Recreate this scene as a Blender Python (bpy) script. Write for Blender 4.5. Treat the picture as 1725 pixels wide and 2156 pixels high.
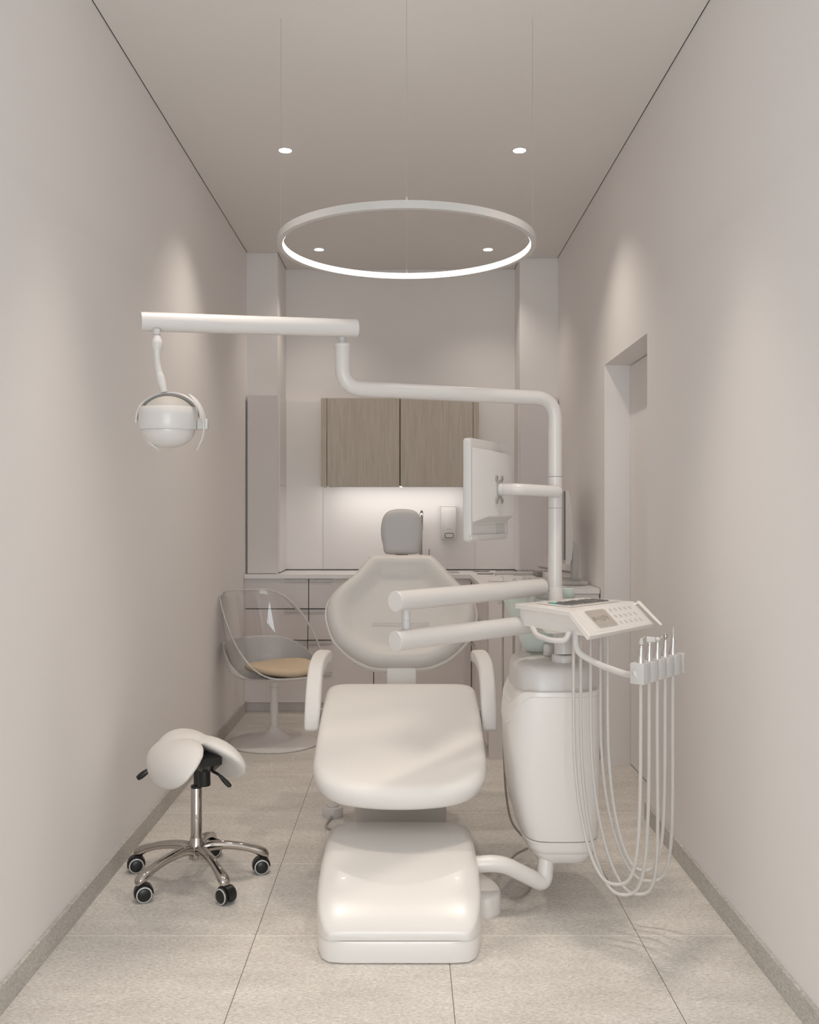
import bpy, bmesh, math, random
from mathutils import Vector, Matrix
random.seed(7)
for o in list(bpy.data.objects): bpy.data.objects.remove(o)
SC = bpy.context.scene
COL = SC.collection
PI = math.pi
# ------------------------------------------------------------------ camera
F = 2020.0; CX = 857.6; CY = 1081.0; EYE = 1.28
cam = bpy.data.cameras.new('camera'); camo = bpy.data.objects.new('camera', cam); COL.objects.link(camo)
camo.location = (0, 0, EYE); camo.rotation_euler = (PI/2, 0, 0)
cam.sensor_fit = 'HORIZONTAL'; cam.sensor_width = 36; cam.lens = F/1725*36
cam.shift_x = (862.5-CX)/1725; cam.shift_y = (CY-1078)/1725
cam.clip_start = 0.05
SC.camera = camo
# ------------------------------------------------------------------ world, exposure, big lights
w = bpy.data.worlds.new('world'); SC.world = w; w.use_nodes = True
w.node_tree.nodes['Background'].inputs[0].default_value = (0.80, 0.90, 1.0, 1)
w.node_tree.nodes['Background'].inputs[1].default_value = 0.35
SC.view_settings.view_transform = 'Standard'; SC.view_settings.look = 'None'
SC.view_settings.gamma = 1; SC.view_settings.use_curve_mapping = False
SC.view_settings.exposure = 0.52
SC.cycles.diffuse_bounces = 8; SC.cycles.max_bounces = 14; SC.cycles.transmission_bounces = 12; SC.cycles.transparent_max_bounces = 12
WINDOW_W = 37.0; WINDOW_COL = (0.93, 0.965, 1.0)
SPOT_W = 17.0; SPOT_COL = (1.0, 0.885, 0.77)
RING_E = 3.0; LED_W = 1.35
def area(name, loc, rot, sx, sy, energy, col):
    l = bpy.data.lights.new(name, 'AREA'); l.shape = 'RECTANGLE'; l.size = sx; l.size_y = sy
    l.energy = energy; l.color = col
    o = bpy.data.objects.new(name, l); COL.objects.link(o); o.location = loc; o.rotation_euler = rot
    return o
area('window_daylight', (-0.02, -0.90, 1.15), (PI/2, 0, 0), 1.6, 1.9, WINDOW_W, WINDOW_COL)
# ------------------------------------------------------------------ pixel -> place helpers
def P(px, py, d): return Vector(((px-CX)*d/F, d, EYE-(py-CY)*d/F))
def PZ(px, py, z):
    d = (EYE-z)*F/(py-CY); return P(px, py, d)
def PPL(px, py, o, n):
    r = Vector(((px-CX)/F, 1, -(py-CY)/F)); c = Vector((0, 0, EYE))
    t = (o-c).dot(n)/r.dot(n); return c+r*t
# ------------------------------------------------------------------ materials
def nodes_of(m):
    m.use_nodes = True; return m.node_tree.nodes, m.node_tree.links
def mat(name, col, rough=0.5, metal=0.0, bump=0.0, bscale=300.0, var=0.0, vscale=4.0, coat=0.0, spec=0.5):
    m = bpy.data.materials.new(name); n, l = nodes_of(m); b = n['Principled BSDF']
    b.inputs['Base Color'].default_value = (*col, 1); b.inputs['Roughness'].default_value = rough
    b.inputs['Metallic'].default_value = metal; b.inputs['Specular IOR Level'].default_value = spec
    b.inputs['Coat Weight'].default_value = coat
    tc = n.new('ShaderNodeTexCoord')
    if var > 0:
        t = n.new('ShaderNodeTexNoise'); t.inputs['Scale'].default_value = vscale
        l.new(tc.outputs['Object'], t.inputs['Vector'])
        mx = n.new('ShaderNodeMix'); mx.data_type = 'RGBA'
        mx.inputs[6].default_value = (*[c*(1-var) for c in col], 1); mx.inputs[7].default_value = (*[min(1, c*(1+var)) for c in col], 1)
        l.new(t.outputs['Fac'], mx.inputs[0]); l.new(mx.outputs[2], b.inputs['Base Color'])
    if bump > 0:
        t = n.new('ShaderNodeTexNoise'); t.inputs['Scale'].default_value = bscale; t.inputs['Detail'].default_value = 3
        l.new(tc.outputs['Object'], t.inputs['Vector'])
        bp = n.new('ShaderNodeBump'); bp.inputs['Strength'].default_value = bump; bp.inputs['Distance'].default_value = 0.002
        l.new(t.outputs['Fac'], bp.inputs['Height']); l.new(bp.outputs['Normal'], b.inputs['Normal'])
    return m
def emis(name, col, s):
    m = bpy.data.materials.new(name); n, l = nodes_of(m); b = n['Principled BSDF']
    b.inputs['Base Color'].default_value = (0.9, 0.9, 0.9, 1)
    b.inputs['Emission Color'].default_value = (*col, 1); b.inputs['Emission Strength'].default_value = s
    return m
def stone(name, floor=True):
    m = bpy.data.materials.new(name); n, l = nodes_of(m); b = n['Principled BSDF']
    g = n.new('ShaderNodeNewGeometry')
    def noise(sc, det, ro=0.6, vec=None, dist=0.0):
        t = n.new('ShaderNodeTexNoise'); t.inputs['Scale'].default_value = sc; t.inputs['Detail'].default_value = det
        t.inputs['Roughness'].default_value = ro; t.inputs['Distortion'].default_value = dist
        l.new(vec or g.outputs['Position'], t.inputs['Vector']); return t
    def ramp(src, stops):
        r = n.new('ShaderNodeValToRGB'); e = r.color_ramp.elements
        e[0].position, e[0].color = stops[0][0], (*stops[0][1], 1); e[1].position, e[1].color = stops[1][0], (*stops[1][1], 1)
        for p, c in stops[2:]:
            x = e.new(p); x.color = (*c, 1)
        l.new(src, r.inputs[0]); return r
    def mixc(fac, a, c, mode='MIX'):
        x = n.new('ShaderNodeMix'); x.data_type = 'RGBA'; x.blend_type = mode
        if isinstance(fac, float): x.inputs[0].default_value = fac
        else: l.new(fac, x.inputs[0])
        for i, s in ((6, a), (7, c)):
            if isinstance(s, tuple): x.inputs[i].default_value = (*s, 1)
            else: l.new(s, x.inputs[i])
        return x.outputs[2]
    mp = n.new('ShaderNodeMapping'); mp.inputs['Rotation'].default_value = (0, 0, 0.5) if floor else (0.6, 0, 0)
    mp.inputs['Scale'].default_value = (1, 2.6, 1) if floor else (1, 1, 2.2)
    l.new(g.outputs['Position'], mp.inputs['Vector'])
    k = 1.0 if floor else 0.78
    big = ramp(noise(3.5, 6, 0.65, mp.outputs[0]).outputs['Fac'], [(0.30, (0.60*k, 0.567*k, 0.528*k)), (0.70, (0.74*k, 0.71*k, 0.67*k))])
    fine = ramp(noise(82, 6, 0.78, mp.outputs[0], 0.8).outputs['Fac'], [(0.35, (0.66, 0.65, 0.64)), (0.63, (1.22, 1.22, 1.22))])
    c = mixc(1.0, big.outputs[0], fine.outputs[0], 'MULTIPLY')
    v = n.new('ShaderNodeTexVoronoi'); v.inputs['Scale'].default_value = 70
    l.new(mp.outputs[0], v.inputs['Vector'])
    fl = ramp(v.outputs['Distance'], [(0.07, (1, 1, 1)), (0.13, (0, 0, 0))])
    sel = ramp(noise(40, 1).outputs['Fac'], [(0.50, (0, 0, 0)), (0.58, (0.75, 0.75, 0.75))])
    f = n.new('ShaderNodeMath'); f.operation = 'MULTIPLY'; l.new(fl.outputs[0], f.inputs[0]); l.new(sel.outputs[0], f.inputs[1])
    c = mixc(f.outputs[0], c, (0.86, 0.84, 0.80))
    if floor:
        sx = n.new('ShaderNodeSeparateXYZ'); l.new(g.outputs['Position'], sx.inputs[0])
        def joint(src, off, period, half):
            a = n.new('ShaderNodeMath'); a.operation = 'SUBTRACT'; l.new(src, a.inputs[0]); a.inputs[1].default_value = off
            q = n.new('ShaderNodeMath'); q.operation = 'PINGPONG'; l.new(a.outputs[0], q.inputs[0]); q.inputs[1].default_value = period/2
            r = n.new('ShaderNodeMath'); r.operation = 'LESS_THAN'; l.new(q.outputs[0], r.inputs[0]); r.inputs[1].default_value = half
            return r.outputs[0]
        jx = joint(sx.outputs[0], 0.1206-0.5803*6, 0.5803, 0.0011)
        jy_glint = joint(sx.outputs[1], 2.908-0.597*6, 0.597, 0.0022)
        c = mixc(jy_glint, c, (0.84, 0.80, 0.74)); c = mixc(jx, c, (0.16, 0.13, 0.10))  # transverse joints lighter: bevel highlight painted into the grout colour
    l.new(c, b.inputs['Base Color']); b.inputs['Roughness'].default_value = 0.62
    bp = n.new('ShaderNodeBump'); bp.inputs['Strength'].default_value = 0.25; bp.inputs['Distance'].default_value = 0.002
    l.new(fine.outputs[0], bp.inputs['Height']); l.new(bp.outputs['Normal'], b.inputs['Normal'])
    return m
def wood(name):
    m = bpy.data.materials.new(name); n, l = nodes_of(m); b = n['Principled BSDF']
    tc = n.new('ShaderNodeTexCoord'); mp = n.new('ShaderNodeMapping'); mp.inputs['Scale'].default_value = (38, 38, 2.2)
    l.new(tc.outputs['Object'], mp.inputs['Vector'])
    t = n.new('ShaderNodeTexNoise'); t.inputs['Scale'].default_value = 2.2; t.inputs['Detail'].default_value = 8; t.inputs['Distortion'].default_value = 0.9
    l.new(mp.outputs[0], t.inputs['Vector'])
    r = n.new('ShaderNodeValToRGB'); e = r.color_ramp.elements
    e[0].position = 0.32; e[0].color = (0.455, 0.40, 0.335, 1); e[1].position = 0.66; e[1].color = (0.55, 0.49, 0.42, 1)
    l.new(t.outputs['Fac'], r.inputs[0]); l.new(r.outputs[0], b.inputs['Base Color']); b.inputs['Roughness'].default_value = 0.55
    bp = n.new('ShaderNodeBump'); bp.inputs['Strength'].default_value = 0.1; bp.inputs['Distance'].default_value = 0.001
    l.new(t.outputs['Fac'], bp.inputs['Height']); l.new(bp.outputs['Normal'], b.inputs['Normal'])
    return m
def glass(name, col, rough=0.0, ior=1.45):
    m = bpy.data.materials.new(name); n, l = nodes_of(m); b = n['Principled BSDF']
    b.inputs['Base Color'].default_value = (*col, 1); b.inputs['Roughness'].default_value = rough
    b.inputs['Transmission Weight'].default_value = 1.0; b.inputs['IOR'].default_value = ior
    return m
M = dict(
 wall=mat('wall_paint', (0.785, 0.757, 0.745), 0.85, bump=0.12, bscale=420),
 ceil=mat('ceiling_paint', (0.755, 0.725, 0.70), 0.9, bump=0.08, bscale=420),
 niche=mat('splashback_paint', (0.78, 0.75, 0.735), 0.45),
 white=mat('white_plastic', (0.62, 0.600, 0.585), 0.28, coat=0.15),
 body=mat('ivory_plastic', (0.75, 0.72, 0.69), 0.3, coat=0.2),
 arm=mat('arm_enamel', (0.61, 0.585, 0.565), 0.3),
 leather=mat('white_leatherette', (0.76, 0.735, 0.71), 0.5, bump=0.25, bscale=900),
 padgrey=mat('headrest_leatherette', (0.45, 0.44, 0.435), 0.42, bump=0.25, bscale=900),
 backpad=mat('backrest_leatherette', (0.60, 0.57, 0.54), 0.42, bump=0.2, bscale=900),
 cab=mat('cabinet_lacquer', (0.70, 0.655, 0.645), 0.5),
 gap=mat('dark_gap', (0.03, 0.027, 0.025), 0.9),
 top=mat('countertop_white', (0.80, 0.775, 0.77), 0.3),
 chrome=mat('chrome', (0.52, 0.49, 0.46), 0.06, 1.0),
 steel=mat('brushed_steel', (0.66, 0.65, 0.63), 0.25, 1.0),
 satin=mat('satin_steel', (0.66, 0.65, 0.64), 0.22, 1.0),
 dsteel=mat('dark_steel', (0.33, 0.33, 0.335), 0.3, 1.0),
 black=mat('black_plastic', (0.012, 0.012, 0.012), 0.32),
 grey=mat('grey_plastic', (0.38, 0.36, 0.34), 0.6, spec=0.25),
 lgrey=mat('light_grey_plastic', (0.55, 0.535, 0.52), 0.35),
 hose=mat('hose_rubber', (0.56, 0.535, 0.505), 0.4),
 hosed=mat('hose_taupe', (0.33, 0.285, 0.24), 0.4),
 beige=mat('beige_fabric', (0.60, 0.48, 0.34), 0.85, bump=0.5, bscale=700, var=0.08, vscale=300),
 tulip=mat('tulip_shell', (0.72, 0.69, 0.675), 0.35),
 clear=glass('clear_acrylic', (0.985, 0.985, 0.985), 0.0, 1.42),
 rimclear=glass('clear_rim', (0.97, 0.96, 0.95), 0.05, 1.45),
 green=glass('green_glass', (0.80, 0.86, 0.82), 0.3, 1.2),
 display=mat('display_glass', (0.42, 0.38, 0.34), 0.25),
 ink=mat('ink', (0.05, 0.045, 0.04), 0.5), teal=mat('teal_grip', (0.02, 0.35, 0.34), 0.4),
 screen=mat('dark_screen', (0.13, 0.12, 0.11), 0.12), folder=mat('grey_folder', (0.28, 0.265, 0.26), 0.5),
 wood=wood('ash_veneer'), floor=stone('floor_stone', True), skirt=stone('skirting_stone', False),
 lamp=emis('downlight_glow', (1.0, 0.97, 0.93), 14.0), ring=emis('ring_glow', (1.0, 0.98, 0.95), RING_E),
 led=emis('led_glow', (1.0, 0.95, 0.90), 2.5), panel=mat('panel_white', (0.72, 0.70, 0.68), 0.35),
 btn=mat('button_grey', (0.55, 0.52, 0.50), 0.4),
)
m = bpy.data.materials.new('window_glass'); n_, l_ = nodes_of(m)
tr = n_.new('ShaderNodeBsdfTransparent'); tr.inputs[0].default_value = (0.96, 0.98, 0.98, 1)
l_.new(tr.outputs[0], n_['Material Output'].inputs[0]); M['pane'] = m
M['rimclear'].node_tree.nodes['Principled BSDF'].inputs['Transmission Weight'].default_value = 0.6
M['green'].node_tree.nodes['Principled BSDF'].inputs['Transmission Weight'].default_value = 0.45
# ------------------------------------------------------------------ mesh helpers
def B(): return bmesh.new()
def V3(v): return Vector(v)
def box(bm, lo, hi, bev=0.0, seg=2, mtx=None):
    t = bmesh.new(); bmesh.ops.create_cube(t, size=1)
    lo = Vector(lo); hi = Vector(hi)
    for v in t.verts: v.co = Vector([(lo[i]+hi[i])/2 + v.co[i]*(hi[i]-lo[i]) for i in range(3)])
    if bev > 0: bmesh.ops.bevel(t, geom=list(t.edges), offset=bev, segments=seg, profile=0.5, affect='EDGES', clamp_overlap=True)
    if mtx is not None: bmesh.ops.transform(t, matrix=mtx, verts=t.verts)
    merge(bm, t); return bm
def merge(bm, t):
    me = bpy.data.meshes.new('t'); t.to_mesh(me); t.free(); bm.from_mesh(me); bpy.data.meshes.remove(me)
def loft(bm, rings, cap0=True, cap1=True, closed=True):
    vr = [[bm.verts.new(p) for p in r] for r in rings]; n = len(rings[0])
    for a, b in zip(vr, vr[1:]):
        for i in range(n if closed else n-1):
            j = (i+1) % n; bm.faces.new((a[i], a[j], b[j], b[i]))
    if cap0: bm.faces.new(list(reversed(vr[0])))
    if cap1: bm.faces.new(vr[-1])
    return vr
def spline(pts, k=8, closed=False):
    pts = [Vector(p) for p in pts]; out = []; n = len(pts)
    for i in range(n if closed else n-1):
        g = lambda j: pts[j % n] if closed else pts[max(0, min(n-1, j))]
        p0, p1, p2, p3 = g(i-1), g(i), g(i+1), g(i+2)
        for s in range(k):
            t = s/k; out.append(0.5*((2*p1)+(p2-p0)*t+(2*p0-5*p1+4*p2-p3)*t*t+(3*p1-p0-3*p2+p3)*t**3))
    if not closed: out.append(pts[-1])
    return out
def fillet(pts, r, k=8):
    pts = [Vector(p) for p in pts]; out = [pts[0]]
    for i in range(1, len(pts)-1):
        a, b, c = pts[i-1], pts[i], pts[i+1]; u = (a-b).normalized(); v = (c-b).normalized()
        rr = r[i-1] if isinstance(r, (list, tuple)) else r
        L = min(rr, (a-b).length*0.49, (c-b).length*0.49); p = b+u*L; q = b+v*L
        for s in range(k+1):
            t = s/k; out.append(p*(1-t)**2+b*2*t*(1-t)+q*t*t)
    out.append(pts[-1]); return out
def frames(path):
    T = []
    for i in range(len(path)):
        a = path[max(0, i-1)]; b = path[min(len(path)-1, i+1)]; T.append((b-a).normalized())
    up = Vector((0, 0, 1)) if abs(T[0].z) < 0.9 else Vector((0, 1, 0))
    N = [(up-T[0]*up.dot(T[0])).normalized()]
    for i in range(1, len(path)):
        v = N[-1]-T[i]*N[-1].dot(T[i]); N.append(v.normalized())
    return T, N
def tube(bm, path, r, seg=20, rnd=0.0, sec=None, twist=None):
    path = [Vector(p) for p in path]; T, N = frames(path); rings = []
    L = len(path)
    for i, p in enumerate(path):
        rr = r(i/(L-1)) if callable(r) else r
        b = T[i].cross(N[i])
        if sec: rings.append([p+N[i]*(y*rr)+b*(x*rr) for x, y in sec])
        else: rings.append([p+N[i]*(math.cos(a)*rr)+b*(math.sin(a)*rr) for a in [2*PI*k/seg for k in range(seg)]])
    if rnd > 0:   # rounded ends
        def dome(c, t, ring, rev):
            o = []
            for s in range(1, 5):
                a = s/4*PI/2*0.96; o.append([c+(q-c)*math.cos(a)+t*rnd*math.sin(a) for q in ring])
            return o
        rings = list(reversed(dome(path[0], -T[0], rings[0], 1)))+rings+dome(path[-1], T[-1], rings[-1], 0)
    loft(bm, rings); return bm
def lathe(bm, prof, c=(0, 0, 0), axis=(0, 0, 1), seg=40, cap0=True, cap1=True):
    c = Vector(c); ax = Vector(axis).normalized(); u = ax.orthogonal().normalized(); v = ax.cross(u)
    loft(bm, [[c+ax*z+(u*math.cos(2*PI*k/seg)+v*math.sin(2*PI*k/seg))*max(r, 1e-5) for k in range(seg)] for r, z in prof], cap0, cap1)
    return bm
def rrect(w, h, r, k=5):
    o = []
    for cx, cy, a0 in ((w-r, h-r, 0), (-w+r, h-r, 90), (-w+r, -h+r, 180), (w-r, -h+r, 270)):
        for s in range(k+1):
            a = math.radians(a0+90*s/k); o.append((cx+r*math.cos(a), cy+r*math.sin(a)))
    return o
def superell(cx, cy, ax, ay, n, z, seg=48):
    o = []
    for k in range(seg):
        a = 2*PI*k/seg; c, s = math.cos(a), math.sin(a)
        o.append(Vector((cx+ax*math.copysign(abs(c)**(2/n), c), cy+ay*math.copysign(abs(s)**(2/n), s), z)))
    return o
def pad(bm, outline, prof, fn, c=None):
    """cushion: rings of the outline scaled about c; prof = [(scale, t)], fn(u,v,t)->point"""
    if c is None: c = (sum(p[0] for p in outline)/len(outline), sum(p[1] for p in outline)/len(outline))
    rings = [[fn(c[0]+(u-c[0])*s, c[1]+(v-c[1])*s, t) for u, v in outline] for s, t in prof]
    loft(bm, rings)
def obj(name, bm, m, parent=None, ang=40, flip=True):
    if flip: bmesh.ops.recalc_face_normals(bm, faces=bm.faces)
    me = bpy.data.meshes.new(name); bm.to_mesh(me); bm.free()
    for p in me.polygons: p.use_smooth = True
    me.set_sharp_from_angle(angle=math.radians(ang))
    if m: me.materials.append(M[m] if isinstance(m, str) else m)
    o = bpy.data.objects.new(name, me); COL.objects.link(o)
    if parent is not None:
        o.parent = parent
        q = parent; off = Vector((0, 0, 0))
        while q: off += q.location; q = q.parent
        for v in me.vertices: v.co -= off
    return o
def tag(o, label=None, cat=None, group=None, kind=None):
    if label: o['label'] = label
    if cat: o['category'] = cat
    if group: o['group'] = group
    if kind: o['kind'] = kind
    return o
def thing(name, label, cat, loc=(0, 0, 0), group=None):
    o = bpy.data.objects.new(name, None); COL.objects.link(o); o.location = loc; o.empty_display_size = 0.05
    bpy.context.view_layer.update()
    return tag(o, label, cat, group)
def struct(name, bm, m, label=None, ang=40):
    o = obj(name, bm, m, ang=ang); return tag(o, label, None, None, 'structure')
def bx(name, lo, hi, m, parent=None, bev=0.0, seg=2, mtx=None):
    b = B(); box(b, lo, hi, bev, seg, mtx); return obj(name, b, m, parent)
def copy_tree(o, parent=None):
    c = o.copy(); COL.objects.link(c); c.parent = parent
    for ch in list(o.children): copy_tree(ch, c)
    return c

# ================================================================== ROOM
XL, XR, YB, YF, H = -1.048, 1.006, 6.697, -0.8, 2.984
PL, PR = -0.847, 0.752          # inner faces of the two piers
PYL, PYR = 6.27, 6.40           # front faces of the piers
DY0, DY1, DZ, DX = 4.02, 4.89, 2.036, 1.139   # door recess
G = 0.004
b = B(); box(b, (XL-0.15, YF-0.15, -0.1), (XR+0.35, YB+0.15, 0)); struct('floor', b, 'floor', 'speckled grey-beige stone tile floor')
b = B()
def quad(bm, a, c, d, e): bm.faces.new([bm.verts.new(p) for p in (a, c, d, e)])
box(b, (XL+G, YF, H), (XR-G, PYL-G, H+0.04))
box(b, (PL+G, PYL-G, H), (XR-G, PYR-G, H+0.04)); box(b, (PL+G, PYR-G, H), (PR-G, YB-G, H+0.04))
struct('ceiling', b, 'ceil', 'warm grey painted ceiling with shadow gap')
b = B(); box(b, (XL-0.15, YF-0.15, H+0.041), (XR+0.15, YB+0.15, H+0.1))
zg = H+0.0008  # near-black strips fill the ceiling gap, standing in for its shade
box(b, (XL, YF, zg), (XL+G, PYL, H+0.042)); box(b, (XR-G, YF, zg), (XR, PYR, H+0.042)); box(b, (XL, PYL-G, zg), (PL+G, PYL, H+0.042)); box(b, (PL, PYL-G, zg), (PL+G, YB, H+0.042))
box(b, (PR-G, PYR-G, zg), (XR, PYR, H+0.042)); box(b, (PR-G, PYR-G, zg), (PR, YB, H+0.042)); box(b, (PL, YB-G, zg), (PR, YB, H+0.042))
struct('trim_1', b, 'gap', 'dark strips in the ceiling edge gap, coloured as its shade')
b = B(); box(b, (XL-0.15, YF-0.15, 0), (XL, YB+0.15, H+0.041)); struct('wall_left', b, 'wall', 'plain warm white left wall')
b = B()
box(b, (XR, YF-0.15, 0), (XR+0.2, DY0, H+0.041)); box(b, (XR, DY1, 0), (XR+0.2, YB+0.15, H+0.041)); box(b, (XR, DY0, DZ), (XR+0.2, DY1, H+0.041))
struct('wall_right', b, 'wall', 'warm white right wall with deep door recess')
b = B()
box(b, (XL, YB, 0), (XR, YB+0.15, H+0.041)); box(b, (XL, PYL, 0), (PL, YB, H+0.041)); box(b, (PR, PYR, 0), (XR, YB, H+0.041))
struct('wall_back', b, 'wall', 'end wall with shallow niche between two piers')
b = B()
box(b, (XL, YF-0.15, 0), (-0.85, YF, H+0.041)); box(b, (0.81, YF-0.15, 0), (XR, YF, H+0.041))
box(b, (-0.85, YF-0.15, 2.15), (0.81, YF, H+0.041)); box(b, (-0.85, YF-0.15, 0), (0.81, YF, 0.1))
struct('wall_front', b, 'wall', 'wall behind the camera with a large window')
wn = B()
for lo, hi in (((-0.85, YF-0.1, 0.1), (-0.80, YF-0.04, 2.15)), ((0.76, YF-0.1, 0.1), (0.81, YF-0.04, 2.15)), ((-0.80, YF-0.1, 2.10), (0.76, YF-0.04, 2.15)), ((-0.80, YF-0.1, 0.1), (0.76, YF-0.04, 0.15)), ((-0.045, YF-0.1, 0.15), (0.005, YF-0.04, 2.10))):
    box(wn, lo, hi)
win = struct('window_1', wn, 'white', 'white framed window')
b = B(); box(b, (-0.8, YF-0.075, 0.15), (-0.045, YF-0.070, 2.1)); box(b, (0.005, YF-0.075, 0.15), (0.76, YF-0.070, 2.1)); obj('pane', b, 'pane', win)
# door leaf in the recess
b = B(); box(b, (DX, DY0+0.004, 0.006), (DX+0.04, DY1-0.003, DZ-0.004), 0.001, 1)
struct('door_1', b, 'wall', 'flush painted door set back in the right wall recess')
bx_ = B(); box(bx_, (DX+0.04, DY0, 0), (XR+0.2, DY1, DZ)); struct('trim_2', bx_, 'gap', 'dark gap around the flush door')
# skirting
b = B(); box(b, (XL, YF, 0), (XL+0.0125, 6.17, 0.072), 0.001, 1); struct('baseboard_left', b, 'skirt', 'stone skirting along the left wall')
b = B(); box(b, (XR-0.0125, YF, 0), (XR, DY0, 0.07), 0.001, 1); struct('baseboard_right', b, 'skirt', 'stone skirting along the right wall')
# splashback panels lining the niche
b = B(); box(b, (PL+0.012, 6.625, 0.895), (PR-0.012, YB, 2.052)); box(b, (PL, 6.30, 0.895), (PL+0.012, 6.697, 2.052)); box(b, (PR-0.012, PYR, 0.895), (PR, 6.697, 2.052))
struct('trim_3', b, 'niche', 'pale splashback panelling lining the niche above the worktop')
b = B(); box(b, (-0.582, 6.6235, 0.897), (-0.5805, 6.6255, 1.459)); box(b, (0.467, 6.6235, 0.897), (0.4685, 6.6255, 1.459)); box(b, (PL+0.0115, 6.29, 1.4665), (PL+0.0125, 6.62, 1.4690))
struct('trim_4', b, 'grey', 'thin joints between splashback panels')

# ================================================================== FITTED FURNITURE
CT = 0.888; CF = 6.15; RX = 0.405; RY = 4.985      # counter top, front, return inner x, return near y
def cabinet(name, label, x0, x1, rows, hand, group=None, y0=6.175):
    t = thing(name, label, 'cabinet', ((x0+x1)/2, 6.4, 0), group)
    bx('carcass', (x0+0.001, y0+0.02, 0.09), (x1-0.001, 6.60 if x0 > PL else PYL-0.004, CT-0.03 if label[0] != 'w' else CT-0.16), 'gap' , t)
    bx('plinth', (x0, y0+0.045, 0.0), (x1, y0+0.065, 0.085), 'cab', t)
    for z0, z1 in rows:
        d = bx('drawer_front', (x0+0.0025, y0, z0+0.003), (x1-0.0025, y0+0.019, z1-0.003), 'cab', t, 0.0008, 1)
        h0, h1 = hand
        bb = B(); box(bb, (h0, y0-0.012, z1-0.012), (h1, y0, z1-0.0045)); box(bb, (h0, y0-0.013, z1-0.022), (h1, y0-0.009, z1-0.0045))
        obj('handle', bb, 'lgrey', d)
        if z1-z0 > 0.3 and x1-x0 < 0.5:
            z1 = seams[3]; bb = B(); box(bb, (h0, y0-0.012, z1-0.012), (h1, y0, z1-0.0045)); box(bb, (h0, y0-0.013, z1-0.022), (h1, y0-0.009, z1-0.0045)); obj('handle', bb, 'lgrey', d)
    return t
zz = lambda py: EYE-(py-CY)*6.175/F
seams = [zz(1217.5), zz(1282), zz(1348), zz(1414), zz(1480)]
rows4 = [(seams[1], seams[0]), (seams[2], seams[1]), (seams[4], seams[2])]
X = lambda px: (px-CX)*6.175/F
cabinet('drawer_cabinet', 'grey drawer cabinet at the left wall, behind the clear chair', X(514), X(650), rows4, (X(600), X(648)), 'drawer cabinets under the worktop')
cabinet('drawer_cabinet', 'grey drawer cabinet second from the left wall, half behind the dental chair armrest', X(650), X(787), rows4, (X(651.5), X(699)), 'drawer cabinets under the worktop')
cabinet('door_cabinet', 'wide grey sink cabinet behind the dental chair backrest', X(787), X(993), [(seams[4], seams[0])], (X(800), X(880)))
t = thing('corner_cabinet', 'grey cabinet run along the right wall ending beside the door recess', 'cabinet', (0.7, 5.6, 0))
bx('carcass', (RX+0.03, RY+0.03, 0.09), (XR-0.006, PYR-0.004, CT-0.03), 'cab', t)
bx('side_panel', (X(993)+0.002, 6.175, 0.09), (RX+0.03, 6.39, CT-0.03), 'cab', t)
bx('end_panel', (RX+0.02, RY+0.004, 0.0), (XR-0.008, RY+0.028, CT-0.028), 'cab', t, 0.001, 1)
bx('plinth', (RX+0.06, RY+0.03, 0), (RX+0.08, 6.22, 0.09), 'cab', t)
for y0, y1 in ((5.03, 5.42), (5.42, 5.80), (5.80, 6.17)):
    for z0, z1 in rows4:
        d = bx('drawer_front', (RX+0.012, y0+0.002, z0+0.003), (RX+0.029, y1-0.002, z1-0.003), 'cab', t)
        bx('handle', (RX, y0+0.08, z1-0.016), (RX+0.012, y1-0.08, z1-0.0045), 'lgrey', d)
# worktop (L-shaped) with sink hole
SX0, SX1, SY0, SY1 = 0.03, 0.345, 6.25, 6.54
b = B(); zt0 = CT-0.026
box(b, (XL+0.003, CF, zt0), (PL+0.013, PYL-0.002, CT)); box(b, (PL+0.013, CF, zt0), (SX0, 6.624, CT)); box(b, (SX0, CF, zt0), (SX1, SY0, CT)); box(b, (SX0, SY1, zt0), (SX1, 6.624, CT))
box(b, (SX1, CF, zt0), (PR-0.013, 6.624, CT)); box(b, (PR-0.013, CF, zt0), (XR-0.003, PYR-0.002, CT)); box(b, (RX, RY, zt0), (XR-0.006, CF, CT))
tag(obj('countertop', b, 'top'), 'white L-shaped worktop on the grey cabinets', 'worktop')
b = B(); box(b, (SX0-0.004, SY0-0.004, CT-0.14), (SX1+0.004, SY1+0.004, CT-0.132))
box(b, (SX0-0.004, SY0-0.004, CT-0.132), (SX0, SY1+0.004, zt0)); box(b, (SX1, SY0-0.004, CT-0.132), (SX1+0.004, SY1+0.004, zt0))
box(b, (SX0, SY0-0.004, CT-0.132), (SX1, SY0, zt0)); box(b, (SX0, SY1, CT-0.132), (SX1, SY1+0.004, zt0))
tag(obj('sink', b, 'steel'), 'steel sink set into the white worktop', 'sink')
t = thing('tap', 'tall chrome swan-neck tap half hidden behind the headrest', 'tap', (0.093, 6.58, CT))
b = B(); lathe(b, [(0.024, 0), (0.024, 0.012), (0.014, 0.02)], (0.093, 6.58, CT)); tube(b, fillet([(0.093, 6.58, CT), (0.093, 6.58, 1.275), (0.1, 6.50, 1.30), (0.095, 6.42, 1.275), (0.095, 6.42, 1.17)], 0.06), 0.0115); obj('spout', b, 'chrome', t)
b = B(); tube(b, [(0.093, 6.575, 0.99), (0.148, 6.575, 0.99), (0.152, 6.575, 1.0)], 0.007); tube(b, [(0.150, 6.575, 0.985), (0.150, 6.575, 1.035)], 0.004); obj('lever', b, 'chrome', t)
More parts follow.
